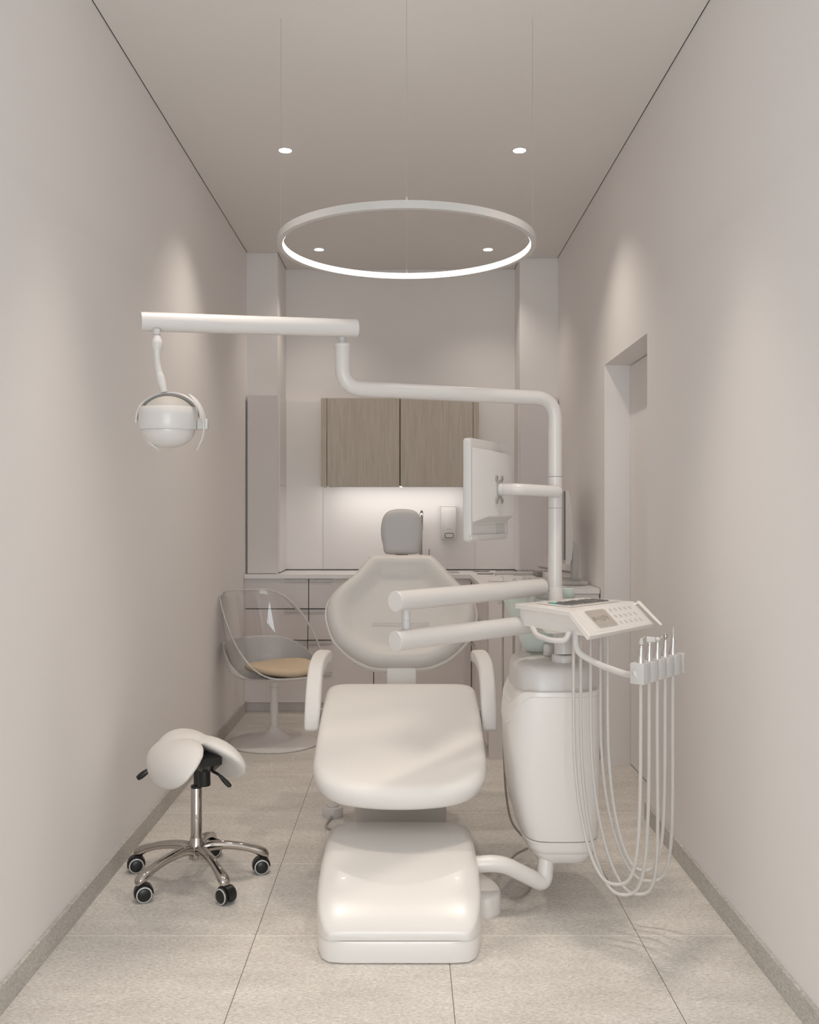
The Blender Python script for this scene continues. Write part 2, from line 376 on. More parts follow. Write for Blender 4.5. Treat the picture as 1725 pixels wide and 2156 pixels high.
# upper wooden cupboard
t = thing('wall_cupboard', 'ash veneer wall cupboard with two doors above the worktop', 'cupboard', (-0.05, 6.5, 1.46))
wx = lambda px: (px-CX)*6.35/F
wz0, wz1 = 1.459, 2.044
bx('side_panel', (wx(676), 6.35, wz0), (wx(688), 6.62, wz1), 'wood', t, 0.0008, 1)
bx('side_panel', (wx(997), 6.35, wz0), (wx(1009), 6.62, wz1), 'wood', t, 0.0008, 1)
bx('carcass', (wx(688)+0.001, 6.375, wz0+0.004), (wx(997)-0.001, 6.62, wz1-0.002), 'gap', t)
for a, c in ((688, 842.5), (842.5, 997)):
    d = bx('door', (wx(a)+0.003, 6.352, wz0-0.001), (wx(c)-0.003, 6.371, wz1), 'wood', t, 0.0008, 1)
    bx('finger_catch', (wx(a)+0.002, 6.35, wz0-0.006), (wx(a)+0.016, 6.36, wz0-0.001), 'chrome', d)
t = thing('strip_light', 'slim led strip glowing under the wooden cupboard', 'light', (-0.05, 6.6, 1.455))
bx('diffuser', (wx(700), 6.400, 1.4605), (wx(985), 6.425, 1.4629), 'led', t)
ll = area('strip_glow', (-0.05, 6.44, 1.452), (math.radians(25), 0, 0), 0.9, 0.12, LED_W, (1.0, 0.95, 0.9)); 
# tall cabinets standing on the worktop in front of the piers
t = thing('tall_cabinet', 'tall grey cupboard on the worktop beside the left wall', 'cupboard', (-0.94, 6.25, CT))
bx('body', (-1.036, 6.235, CT+0.0015), (PL-0.001, 6.268, 2.045), 'cab', t)
bx('door', (-1.034, 6.215, CT+0.003), (PL+0.008, 6.233, 2.046), 'cab', t, 0.001, 1)
t = thing('tall_cabinet', 'tall grey cupboard on the worktop beside the right wall, behind the pole', 'cupboard', (0.88, 6.38, CT))
bx('body', (PR+0.002, 6.365, CT+0.0015), (XR-0.012, 6.399, 2.045), 'cab', t)
bx('door', (PR-0.004, 6.345, CT+0.003), (XR-0.010, 6.363, 2.046), 'cab', t, 0.001, 1)
# soap dispenser
t = thing('soap_dispenser', 'white soap dispenser with oval grey push button on the splashback', 'dispenser', (0.28, 6.57, 1.1))
sx = lambda px: (px-CX)*6.52/F; sz = lambda py: EYE-(py-CY)*6.52/F
bx('housing', (sx(929), 6.522, sz(1135)), (sx(961), 6.624, sz(1065)), 'white', t, 0.004, 3)
bx('lid', (sx(928.6), 6.520, sz(1067)), (sx(961.4), 6.624, sz(1064)), 'white', t, 0.002, 2)
def rr_plate(bm, cx, cz, w, h, r, y0, y1):
    s = rrect(w, h, r); loft(bm, [[Vector((cx+a, y0, cz+c)) for a, c in s], [Vector((cx+a, y1, cz+c)) for a, c in s]])
b = B(); rr_plate(b, sx(946), sz(1127.5), 0.030, 0.0175, 0.013, 6.519, 6.523); obj('button_rim', b, 'ink', t)
b = B(); rr_plate(b, sx(946), sz(1127.5), 0.026, 0.0135, 0.010, 6.512, 6.520); obj('push_button', b, 'lgrey', t)
b = B(); rr_plate(b, sx(945.8), sz(1104), 0.003, 0.006, 0.002, 6.5205, 6.5225); obj('level_window', b, 'lgrey', t)
b = B(); box(b, (sx(941), 6.5218, sz(1115.2)), (sx(941)+0.034, 6.5222, sz(1115.0)))
for i in range(9): box(b, (sx(941)+i*0.0038, 6.5212, sz(1114.6)), (sx(941)+i*0.0038+0.0024, 6.5222, sz(1113.6)))
obj('marking', b, 'grey', t)

# ================================================================== LIGHTS (fittings)
t0 = None
spots = [('recessed ceiling downlight, left one of the pair nearer the camera', -0.572, 4.50), ('recessed ceiling downlight, right one of the pair nearer the camera', 0.527, 4.50),
         ('recessed ceiling downlight, left one of the pair near the end wall', -0.569, 6.19), ('recessed ceiling downlight, right one of the pair near the end wall', 0.522, 6.19),
         ('recessed ceiling downlight above the dental chair base, left side', -0.57, 2.81), ('recessed ceiling downlight above the dental chair base, right side', 0.525, 2.81),
         ('recessed ceiling downlight at the camera end, left side', -0.57, 1.12), ('recessed ceiling downlight at the camera end, right side', 0.525, 1.12)]
for i, (lab, x, y) in enumerate(spots):
    if t0 is None:
        t0 = thing('downlight', lab, 'light', (x, y, H), 'recessed downlights in the ceiling')
        b = B(); lathe(b, [(0.034, -0.0005), (0.034, -0.002), (0.030, -0.0025), (0.0295, -0.001)], (x, y, H)); obj('bezel', b, 'white', t0)
        b = B(); lathe(b, [(0.029, -0.0026), (0.029, -0.0032)], (x, y, H)); obj('diffuser', b, 'lamp', t0)
    else:
        c = copy_tree(t0); c.location = (x, y, H); c['label'] = lab
    l = bpy.data.lights.new('downlight_beam', 'SPOT'); l.energy = SPOT_W*(3.3 if y < 4 else (0.75 if y > 6 else 1.6)); l.color = SPOT_COL; l.spot_size = math.radians(62 if y < 4 else 105); l.spot_blend = 0.9; l.shadow_soft_size = 0.12 if y < 4 else 0.035
    o = bpy.data.objects.new('downlight_beam', l); COL.objects.link(o); o.location = (x, y, H-0.012)
# ring pendant
RC = Vector((-0.0016, 3.30, 2.19))
t = thing('ring_pendant', 'large white ring pendant light with glowing inner face', 'light', RC)
def ringband(bm, r0, r1, z0, z1, seg=128):
    rings = []
    for r, z in ((r0, z0), (r1, z0), (r1, z1), (r0, z1)):
        rings.append([RC+Vector((math.cos(2*PI*k/seg)*r, math.sin(2*PI*k/seg)*r, z)) for k in range(seg)])
    rings.append(rings[0]); loft(bm, rings, False, False)
    bmesh.ops.remove_doubles(bm, verts=bm.verts, dist=1e-6)
b = B(); ringband(b, 0.4245, 0.4415, 0.0, 0.024); obj('ring_housing', b, 'lgrey', t, 30)
b = B(); ringband(b, 0.4225, 0.4243, 0.0025, 0.0215); obj('diffuser', b, 'ring', t, 30)
for a in (0, 90, 180, 270):
    p = RC+Vector((math.cos(math.radians(a))*0.433, math.sin(math.radians(a))*0.433, 0.024))
    b = B(); tube(b, [p, Vector((p.x, p.y, H-0.001))], 0.0008, 6); c = obj('suspension_wire', b, 'steel', t)
    b = B(); lathe(b, [(0.004, 0), (0.004, 0.008), (0.002, 0.012)], p, seg=16); obj('wire_clamp', b, 'lgrey', c)

# ================================================================== DENTAL CHAIR
AX = -0.024
t = thing('dental_chair', 'white leatherette dental chair with armrests on an ivory floor base', 'dental chair', (AX, 3.3, 0))
# base plinth
def outline_base(z, g=0.0):
    pts = [(0.155, 2.722), (0.200, 2.728), (0.222, 2.752), (0.240, 2.82), (0.250, 2.92), (0.250, 3.10), (0.245, 3.20)]
    right = [(AX+x-g, y+(g if y < 2.8 else 0)) for x, y in pts]; left = [(AX-(x-g), y+(g if y < 2.8 else 0)) for x, y in reversed(pts)]
    return [Vector((x, y, z)) for x, y in right+left]
b = B(); loft(b, [outline_base(0.0, 0.006), outline_base(0.004, 0.001), outline_base(0.058, 0), outline_base(0.064, 0.003)]); obj('base_plinth', b, 'body', t, 50)
st = [(2.726, 0.085, 0.196), (2.730, 0.094, 0.202), (2.742, 0.106, 0.215), (2.765, 0.124, 0.227), (2.80, 0.147, 0.238), (2.85, 0.171, 0.245), (2.90, 0.190, 0.248), (3.0, 0.218, 0.249), (3.1, 0.240, 0.246), (3.19, 0.254, 0.243), (3.197, 0.252, 0.241)]
rings = []
for y, zt, hw in st:
    r = []; z0 = 0.066
    for k in range(49):
        a = PI*k/48; c, s = math.cos(a), math.sin(a)
        r.append(Vector((AX+hw*math.copysign(abs(c)**0.27, c), y, z0+(zt-z0)*abs(s)**0.27)))
    rings.append(r)
b = B(); loft(b, rings); obj('base_cover', b, 'body', t, 35)
b = B(); loft(b, [[Vector((x, y, z)) for x, y in [(AX+a, 3.62+c) for a, c in rrect(0.168, 0.13, 0.03)]] for z in (0.05, 0.40)]); obj('lift_column', b, mat('column_taupe', (0.52, 0.49, 0.455), 0.4), t)
bx('floor_plate', (AX-0.235, 3.47, 0.0), (AX+0.250, 3.85, 0.022), 'lgrey', t, 0.003)
b = B(); bo = [(0.20, 3.30), (0.250, 3.25), (0.285, 3.18), (0.303, 3.12), (0.296, 3.07), (0.262, 3.035), (0.235, 3.035), (0.20, 3.05)]
bo = [(p.x, p.y) for p in spline([(x, y, 0) for x, y in bo], 5, True)]
bc = (0.24, 3.15)
loft(b, [[Vector((bc[0]+(x-bc[0])*s, bc[1]+(y-bc[1])*s, z)) for x, y in bo] for s, z in ((1, 0), (1, 0.052), (0.97, 0.06), (0.88, 0.066))]); obj('base_foot', b, 'body', t)
# seat cushion
so = [(0, 2.985), (0.10, 2.995), (0.19, 3.025), (0.255, 3.085), (0.287, 3.17), (0.294, 3.30), (0.298, 3.55), (0.300, 3.74), (0.294, 3.82), (0.26, 3.865), (0.15, 3.872)]
so = so+[(0, 3.874)]+[(-x, y) for x, y in reversed(so[1:])]
so = [(p.x, p.y) for p in spline([(x, y, 0) for x, y in so], 4, True)]
def seatz(y):
    s = (y-3.06)/0.78; z = 0.432+0.163*max(0, min(1.05, s))
    if y < 3.12: z -= 0.20*(3.12-y)**1.5
    return z
def fseat(u, v, tt):
    dish = -0.010*math.exp(-(u/0.16)**2)*math.exp(-((v-3.5)/0.25)**2)
    return Vector((AX+u, v, seatz(v)+tt+(dish if tt > -0.02 else 0)))
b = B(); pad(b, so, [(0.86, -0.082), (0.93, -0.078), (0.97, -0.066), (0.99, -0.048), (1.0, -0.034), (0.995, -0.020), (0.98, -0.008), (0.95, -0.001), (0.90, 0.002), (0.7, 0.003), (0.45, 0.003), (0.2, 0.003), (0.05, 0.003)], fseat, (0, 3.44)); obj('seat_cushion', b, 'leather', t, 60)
# link seat -> backrest
b = B(); tube(b, fillet([(AX, 3.80, 0.50), (AX, 4.03, 0.52), (AX, 4.07, 0.66), (AX, 4.12, 0.72)], 0.04), 1, sec=rrect(0.063, 0.012, 0.008)); obj('back_bracket', b, 'body', t)
bx('under_frame', (AX-0.16, 3.25, 0.395), (AX+0.16, 3.84, 0.425), 'grey', t, 0.01, mtx=Matrix.Translation((0, 3.55, 0.41)) @ Matrix.Rotation(math.radians(11.5), 4, 'X') @ Matrix.Translation((0, -3.55, -0.41)))
# backrest
bo = [(786, 1160), (844, 1159.5), (902, 1160), (921, 1169), (952, 1204), (977, 1232), (996, 1254), (1004, 1280), (1004, 1301), (998, 1325), (980, 1350), (951, 1376), (919, 1391), (893, 1397), (844, 1398), (789, 1397), (762, 1389), (733, 1373), (703, 1345), (690, 1315), (685, 1290), (687, 1272), (694, 1254), (712, 1231), (743, 1204), (768, 1173)]
bo = [(p.x, p.y) for p in spline([(x, y, 0) for x, y in bo], 4, True)]
def dback(py): k = (py-CY)/F; return 4.378/(1+0.6*k)
def bk(px, py, tt):
    p = P(px, py, dback(py)); n = Vector((0, -1, 0.6)).normalized()
    return p - n*tt
def fpad(px, py, tt):   # tt positive = away from the viewer; edges wrap forward
    u = (px-844)/160
    return bk(px, py, tt - 0.030*u*u + 0.012)
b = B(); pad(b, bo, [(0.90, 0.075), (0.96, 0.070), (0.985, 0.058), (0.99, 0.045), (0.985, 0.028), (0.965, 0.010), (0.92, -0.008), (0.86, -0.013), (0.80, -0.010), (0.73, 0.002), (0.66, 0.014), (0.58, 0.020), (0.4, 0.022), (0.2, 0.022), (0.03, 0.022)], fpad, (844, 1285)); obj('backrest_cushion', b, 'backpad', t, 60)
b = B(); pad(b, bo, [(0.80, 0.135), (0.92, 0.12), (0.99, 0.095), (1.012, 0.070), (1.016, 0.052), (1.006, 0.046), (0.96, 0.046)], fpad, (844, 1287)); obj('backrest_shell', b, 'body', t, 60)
b = B(); pts = [bk(px, 1306, 0.005+0.012-0.030*((px-844)/160)**2+0.0125) for px in range(784, 906, 8)]; tube(b, pts, 0.0016, 8); obj('stitch_seam', b, 'backpad', t)
# headrest
ho = [(812, 1166), (846, 1168), (880, 1166), (886, 1152), (890, 1128), (890, 1108), (885, 1088), (872, 1075), (846, 1071.5), (820, 1075), (807, 1088), (802, 1108), (802, 1128), (806, 1147)]
ho = [(p.x, p.y) for p in spline([(x, y, 0) for x, y in ho], 5, True)]
def fh(px, py, tt): return P(px, py, 4.36) + Vector((0, tt+0.12*(1.2-py/1000), 0))
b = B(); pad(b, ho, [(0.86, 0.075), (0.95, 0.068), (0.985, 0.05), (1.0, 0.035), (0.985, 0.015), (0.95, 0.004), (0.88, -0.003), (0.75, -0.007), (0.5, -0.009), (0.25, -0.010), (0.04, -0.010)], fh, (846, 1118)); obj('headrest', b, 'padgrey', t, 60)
b = B(); tube(b, [P(846, 1145, 4.46), P(846, 1200, 4.46)], 1, sec=rrect(0.03, 0.005, 0.004)); obj('headrest_bar', b, 'grey', t)
# armrests
for s in (-1, 1):
    x = AX+s*0.332
    path = spline([(x, 3.60, 0.475), (x, 3.61, 0.53), (x, 3.66, 0.605), (x, 3.75, 0.667), (x-s*0.006, 3.86, 0.692), (x-s*0.014, 3.95, 0.692), (x-s*0.020, 4.02, 0.678)], 6)
    b = B(); tube(b, path, lambda q: 1.0 if q < 0.85 else 1.0-0.25*(q-0.85)/0.15, sec=rrect(0.029, 0.026, 0.012), rnd=0.014); a = obj('armrest', b, 'leather', t, 60)
    b = B(); tube(b, [(x-s*0.02, 3.66, 0.52), (x-s*0.10, 3.70, 0.50)], 0.02); obj('armrest_pivot', b, 'lgrey', a)

# foot switch
c = PZ(700, 1722, 0.0)
t = thing('foot_switch', 'small round grey foot switch on the floor left of the chair base', 'switch', (c.x, 4.06, 0))
b = B(); lathe(b, [(0.042, 0), (0.044, 0.006), (0.044, 0.03), (0.040, 0.038), (0.03, 0.041)], (c.x, 4.06, 0)); obj('housing', b, 'white', t)
b = B(); lathe(b, [(0.024, 0.041), (0.024, 0.046), (0.020, 0.050)], (c.x, 4.06, 0)); obj('push_button', b, 'white', t)
b = B(); tube(b, spline([(c.x, 4.02, 0.012), (c.x-0.012, 3.97, 0.006), (c.x-0.014, 3.90, 0.006), (c.x+0.02, 3.86, 0.006), (c.x+0.045, 3.83, 0.006)], 6), 0.004, 8); obj('cable', b, 'grey', t)

# ================================================================== DENTAL UNIT COLUMN
UX = 0.483
t = thing('dental_unit', 'tall ivory dental unit cabinet with pole and boom beside the chair', 'dental unit', (UX, 3.3, 0))
lv = [(1829, 1142, 1215, 0.06), (1827, 1130, 1226, 0.04), (1821, 1120, 1236, 0.025), (1806, 1109, 1245, 0.012), (1790, 1102, 1250, 0.006), (1766, 1093, 1255, 0.002), (1731, 1082, 1258, 0), (1676, 1073, 1259, 0), (1606, 1068, 1259, 0), (1542, 1067, 1259, 0), (1506, 1069, 1259, 0), (1480, 1073, 1258, 0.0), (1462, 1078, 1257, 0.0), (1456, 1083, 1256, 0.004)]
def usec(z, x0, x1, yf, yb, n=4.2): return superell((x0+x1)/2, (yf+yb)/2, (x1-x0)/2, (yb-yf)/2, n, z, 64)
D0 = 3.22
lx = lambda px: (px-CX)*D0/F
lz = lambda py: EYE-(py-CY)*3.09/F
secs = [(lz(y), lx(a), lx(c), 3.085+g, 3.50-g) for y, a, c, g in lv]
def part_of(z0, z1, off, name, m='body'):
    ss = sorted(secs)
    def at(z):
        for p, q in zip(ss, ss[1:]):
            if p[0] <= z <= q[0]:
                k = (z-p[0])/(q[0]-p[0]); return [p[i]*(1-k)+q[i]*k for i in range(5)]
        return list(ss[0] if z < ss[0][0] else ss[-1])
    zs = sorted(set([z0, z1, z0+0.003, z1-0.003]+[s[0] for s in ss if z0+0.003 < s[0] < z1-0.003])); rings = []
    for z in zs:
        q = at(z); o = off-(0.003 if z in (z0, z1) else 0)
        rings.append(usec(z, q[1]-o, q[2]+o, q[3]-o, q[4]+o))
    b = B(); loft(b, rings); return obj(name, b, m, t, 40)
part_of(secs[0][0], 0.180, 0.0, 'lower_cap')
part_of(0.181, 0.219, 0.0035, 'lower_band')
part_of(0.220, 0.700, 0.0, 'front_cover')
def ring_var(zf, off):
    o = []
    for k in range(64):
        a = 2*PI*k/64; lft = max(0, -math.cos(a))*(1 if math.sin(a) < 0.3 else 1)
        z = zf(lft); ss = sorted(secs)
        for p_, q_ in zip(ss, ss[1:]):
            if p_[0] <= z <= q_[0]: kk = (z-p_[0])/(q_[0]-p_[0]); r = [p_[i]*(1-kk)+q_[i]*kk for i in range(5)]; break
        else: r = list(ss[-1])
        o.append(usec(z, r[1]-off, r[2]+off, r[3]-off, r[4]+off)[k])
    return o
zt_ = secs[-1][0]
low = lambda l: 0.687-0.115*sm0(l, 0.30, 1.0)
top_ = lambda l: zt_-0.001-0.060*sm0(l, 0.55, 1.0)
def sm0(a, e0, e1): k = max(0, min(1, (a-e0)/(e1-e0))); return k*k
b = B(); loft(b, [ring_var(lambda l: zt_-0.004, -0.012), ring_var(top_, 0.000), ring_var(lambda l: top_(l)-0.003, 0.0035), ring_var(lambda l: low(l)+0.003, 0.0035), ring_var(low, 0.0)], True, False); obj('upper_band', b, 'body', t, 40)
# upper block with sloped top
x0, x1 = lx(1082), lx(1246)
b = B(); loft(b, [usec(0.70, x0, x1, 3.10, 3.49, 3.6), usec(0.762, x0+0.001, x1-0.001, 3.105, 3.49, 3.6), usec(0.775, x0+0.006, x1-0.006, 3.112, 3.485, 3.6), usec(0.783, x0+0.020, x1-0.016, 3.13, 3.475, 3.8), usec(0.786, x0+0.035, x1-0.025, 3.145, 3.46, 3.8)]); obj('top_cover', b, 'arm', t, 50)
PX = 0.513
b = B(); lathe(b, [(0.036, 0.783), (0.040, 0.786), (0.040, 0.806), (0.037, 0.810), (0.033, 0.811)], (0.522, 3.20, 0)); obj('pole_collar', b, 'arm', t)
b = B(); tube(b, spline([(0.522, 3.20, 0.81), (0.520, 3.21, 0.86), (0.512, 3.25, 0.91), (PX, 3.30, 0.96), (PX, 3.33, 1.02)], 6), lambda q: 0.0315-0.0065*q, 28); obj('pole_neck', b, 'arm', t)
# pole, boom (one bent tube)
PY = 3.33
boom = fillet([Vector((PX, PY, 1.00)), Vector((PX, PY, 1.678)), P(722, 817, 3.08), P(721, 728, 3.08)], [0.075, 0.12], 10)
cut = 1.41
b = B(); tube(b, [(PX, PY, 0.97), (PX, PY, 1.2975)], 0.0247, 32); obj('pole', b, 'arm', t)
b = B(); tube(b, [(PX, PY, 1.299), (PX, PY, 1.4065)], 0.0247, 32); obj('pole_sleeve', b, 'arm', t)
boom[0] = Vector((PX, PY, 1.408)); 
b = B(); tube(b, boom, 0.0247, 32); obj('boom', b, 'arm', t)
e = boom[-1]; b = B(); lathe(b, [(0.0255, -0.004), (0.0265, -0.002), (0.0265, 0.003), (0.024, 0.006)], e); obj('boom_cap', b, 'white', t)
# pipe to chair base
pp = [P(1000, 1818, 3.10), P(1050, 1818, 3.10), P(1105, 1850, 3.08), P(1147, 1866, 3.10), P(1151, 1800, 3.13)]
pp = fillet([P(990, 1821, 3.05), P(1055, 1816, 3.05), P(1146, 1862, 3.11), P(1150, 1806, 3.14)], [0.07, 0.03], 8)
b = B(); tube(b, pp, 0.0262, 28); obj('connecting_pipe', b, 'body', t)

# spittoon bowl, cup filler
SBX, SBY = 0.474, 3.43
t = thing('spittoon_bowl', 'pale green glass spittoon bowl on top of the dental unit', 'bowl', (SBX, SBY, 0.79))
b = B(); lathe(b, [(0.01, 0.789), (0.045, 0.789), (0.062, 0.800), (0.078, 0.845), (0.112, 0.915), (0.128, 0.965), (0.133, 0.975), (0.130, 0.980), (0.123, 0.972), (0.105, 0.915), (0.070, 0.850), (0.050, 0.810), (0.01, 0.800)], (SBX, SBY, 0), seg=56); obj('bowl', b, 'green', t, 50)
b = B(); lathe(b, [(0.016, 0.787), (0.018, 0.79), (0.018, 0.82), (0.014, 0.826)], (0.490, 3.33, 0)); obj('drain_cap', b, 'lgrey', t)
t = thing('rinse_cup', 'pale green glass cup on the spittoon rim behind the pole', 'cup', (0.578, 3.46, 0.98))
b = B(); cx, cy = 0.578, 3.46
lathe(b, [(0.005, 0.977), (0.020, 0.977), (0.026, 0.985), (0.027, 1.000), (0.024, 1.010), (0.018, 1.013), (0.021, 1.008), (0.023, 0.999), (0.022, 0.988), (0.018, 0.981), (0.005, 0.981)], (cx, cy, 0)); obj('cup_body', b, 'green', t)

# ================================================================== OPERATING LIGHT
bl, br = P(297, 677, 2.84), P(751, 691.5, 3.08)
t = thing('operating_light', 'white round dental lamp hanging from a long tube arm at left', 'lamp', P(354, 885, 2.84))
b = B(); tube(b, [bl, br], 0.0284, 36); obj('lamp_arm', b, 'white', t, 50)
dd = (br-bl).normalized()
b = B(); e = P(720.5, 728, 3.08); lathe(b, [(0.0125, 0.0), (0.0125, 0.010), (0.0105, 0.011), (0.0105, 0.016), (0.013, 0.017), (0.013, 0.045)], e, seg=28); obj('pivot_pin', b, 'lgrey', t)
LD = 2.84; q = lambda px, py: P(px, py, LD)
b = B(); lathe(b, [(0.0115, 0.0), (0.0115, -0.016), (0.0085, -0.017), (0.0085, -0.021)], q(330, 693), seg=24); obj('pivot_pin', b, 'lgrey', t)
b = B(); pth = spline([q(330.5, 706), q(331, 716), q(331.5, 728), q(331, 742), q(331, 748), q(332, 765), q(335, 783), q(340, 802), q(346, 826)], 5)
def rst(s):
    k = [(0, 0.009), (0.08, 0.013), (0.18, 0.0168), (0.29, 0.0160), (0.34, 0.0115), (0.6, 0.0102), (0.78, 0.0102), (0.79, 0.0125), (0.93, 0.0120), (0.94, 0.010), (1, 0.010)]
    for (a, x), (c, y) in zip(k, k[1:]):
        if a <= s <= c: return x+(y-x)*(s-a)/(c-a)
    return 0.01
b2 = B(); tube(b2, pth, rst, 24); obj('stem', b2, 'white', t, 50); b.free()
LC = q(355, 889)
# yoke band (arc in a plane leaning to the viewer)
def arc_band(bm, c, R, a0, a1, wdt, th, tiltx, rotz, n=40):
    rings = []
    m_ = Matrix.Rotation(rotz, 3, 'Z') @ Matrix.Rotation(tiltx, 3, 'X')
    for i in range(n+1):
        a = math.radians(a0+(a1-a0)*i/n); e = min(1, 6*min(i, n-i)/n+0.15)
        ca, sa = math.cos(a), math.sin(a); r = []
        for du, dv in rrect(wdt/2*e, th/2, th/2.3, 3):
            r.append(c+m_ @ Vector((ca*(R+dv), du, sa*(R+dv))))
        rings.append(r)
    loft(bm, rings)
b = B(); arc_band(b, LC, 0.0935, -3, 183, 0.040, 0.006, math.radians(-27), math.radians(8)); obj('yoke', b, 'white', t, 60)
b = B()
prof = []
for i in range(9):
    a = math.radians(90-i*7.2); prof.append((0.0835*math.cos(a), 0.0835*math.sin(a)*0.90))
lathe(b, list(reversed(prof)), LC+Vector((0, 0, 0.002)), seg=48); obj('top_dome', b, 'grey', t, 60)
b = B(); lathe(b, [(0.070, -0.021), (0.0845, -0.0225), (0.0860, -0.0205), (0.0866, 0.000), (0.0864, 0.022), (0.0845, 0.036), (0.0810, 0.0445), (0.070, 0.0455)], LC, (0, -0.04, 1), 56); obj('head_band', b, 'white', t, 50)
b = B(); prof = [(0.0775*math.cos(math.radians(a)), -0.021-0.056*math.sin(math.radians(a))) for a in range(0, 91, 6)]
lathe(b, list(reversed(prof)), LC, (0, -0.06, 1), 56); obj('front_lens', b, 'white', t, 60)
for a0, a1, cc, nm in ((-47, 50, LC+Vector((0.000, 0.012, -0.003)), 0.0), (190, 243, LC+Vector((0.008, 0.03, 0.003)), 1)):
    b = B(); arc_band(b, cc, 0.112 if nm == 0 else 0.100, a0, a1, 0.024, 0.0045, 0.25 if nm == 0 else -0.2, math.radians(-12 if nm == 0 else 25)); obj('handle', b, 'white', t, 60)
b = B(); c0 = LC+Vector((0.098, 0.0, -0.006)); box(b, (c0.x-0.012, c0.y-0.012, c0.z-0.016), (c0.x+0.020, c0.y+0.012, c0.z+0.016), 0.004, 2); obj('handle_clip', b, 'lgrey', t)

# ================================================================== CHAIRSIDE MONITOR
E1 = Vector(((992-CX)*3.1/F, 3.1, 0)); Fr = Vector(((1070-CX)*3.425/F, 3.425, 0)); ev = (Fr-E1).normalized(); MW = (Fr-E1).length; nv = Vector((ev.y, -ev.x, 0))
mz0, mz1 = EYE-(1141-CY)*3.1/F, EYE+(CY-921)*3.1/F
MM = Matrix(((ev.x, nv.x, 0, E1.x), (ev.y, nv.y, 0, E1.y), (0, 0, 1, mz0), (0, 0, 0, 1)))
MH = mz1-mz0
t = thing('chairside_monitor', 'white flat monitor seen from behind, bolted to the unit pole', 'monitor', MM @ Vector((MW/2, 0, 0)))
b = B(); s = rrect(MW/2, MH/2, 0.014)
loft(b, [[MM @ Vector((MW/2+a*k, tt, MH/2+c*k)) for a, c in s] for k, tt in ((0.99, -0.028), (1, -0.026), (1, -0.006))])
# rear face with a real slot
zs0, zs1, xs0, xs1 = 0.022, 0.056, 0.012, MW-0.022
obj('housing', b, 'white', t, 50)
b = B()
for lo, hi in (((0.0005, -0.006, zs1), (MW-0.0005, 0, MH-0.001)), ((0.006, -0.006, 0.006), (MW-0.006, 0, zs0)), ((0.0005, -0.006, zs0), (xs0, 0, zs1)), ((xs1, -0.006, zs0), (MW-0.0005, 0, zs1))):
    box(b, lo, hi, 0, mtx=MM)
obj('rear_frame', b, 'white', t)
bx('port_cover', (MW*0.66, -0.006, zs0+0.001), (xs1-0.004, -0.0035, zs1-0.001), 'lgrey', t, mtx=MM)
b = B(); o = [(0.012, 0.055+0.022), (MW-0.02, 0.055+0.022), (MW-0.02, MH-0.03), (0.012, MH-0.03)]
r0 = [MM @ Vector((x, 0, z)) for x, z in ((0.006, 0.062), (MW-0.012, 0.062), (MW-0.012, MH-0.030), (0.006, MH-0.030))]
r1 = [MM @ Vector((x, 0.030, z)) for x, z in ((0.082, 0.082), (MW-0.030, 0.082), (MW-0.030, MH-0.042), (0.082, MH-0.042))]
loft(b, [r0, r1]); bmesh.ops.bevel(b, geom=list(b.edges), offset=0.002, segments=2, affect='EDGES'); obj('rear_housing', b, 'white', t, 30)
bx('screen', (0.012, -0.0292, 0.03), (MW-0.012, -0.0282, MH-0.015), 'screen', t, mtx=MM)
pc = P(1054, 1031, 3.26); n_off = 0.030
loc = MM.inverted() @ pc; cxp = loc.x-0.010; czp = loc.z
b = B(); box(b, (cxp-0.020, n_off, czp-0.032), (cxp+0.020, n_off+0.004, czp+0.032), 0.001, 1, MM)
for sx_ in (-1, 1):
    for sz_ in (-1, 1):
        box(b, (cxp+sx_*0.026-0.009, n_off, czp+sz_*0.038-0.010), (cxp+sx_*0.026+0.009, n_off+0.004, czp+sz_*0.038+0.010), 0.003, 1, MM)
br_ = obj('mount_plate', b, 'grey', t)
for sx_ in (-1, 1):
    for sz_ in (-1, 1):
        b = B(); lathe(b, [(0.0042, 0), (0.0042, 0.002), (0.003, 0.003)], MM @ Vector((cxp+sx_*0.026, n_off+0.004, czp+sz_*0.038)), nv, 12); obj('screw', b, 'chrome', br_)
a0 = MM @ Vector((cxp, n_off+0.004, czp)); 
b = B(); lathe(b, [(0.0215, 0), (0.0215, 0.010), (0.020, 0.012)], a0, nv, 28); obj('arm_collar', b, 'lgrey', t)
a1 = a0+nv*0.05; endp = Vector((PX, PY-0.042, EYE-(1035-CY)*3.29/F))
b = B(); tube(b, fillet([a0+nv*0.012, a0+nv*0.062+Vector((0, -0.01, 0)), endp], 0.04, 8), 0.0198, 26, rnd=0.02); tube(b, [endp, Vector((PX, PY-0.02, endp.z))], 0.019, 24); obj('monitor_arm', b, 'arm', t, 60)

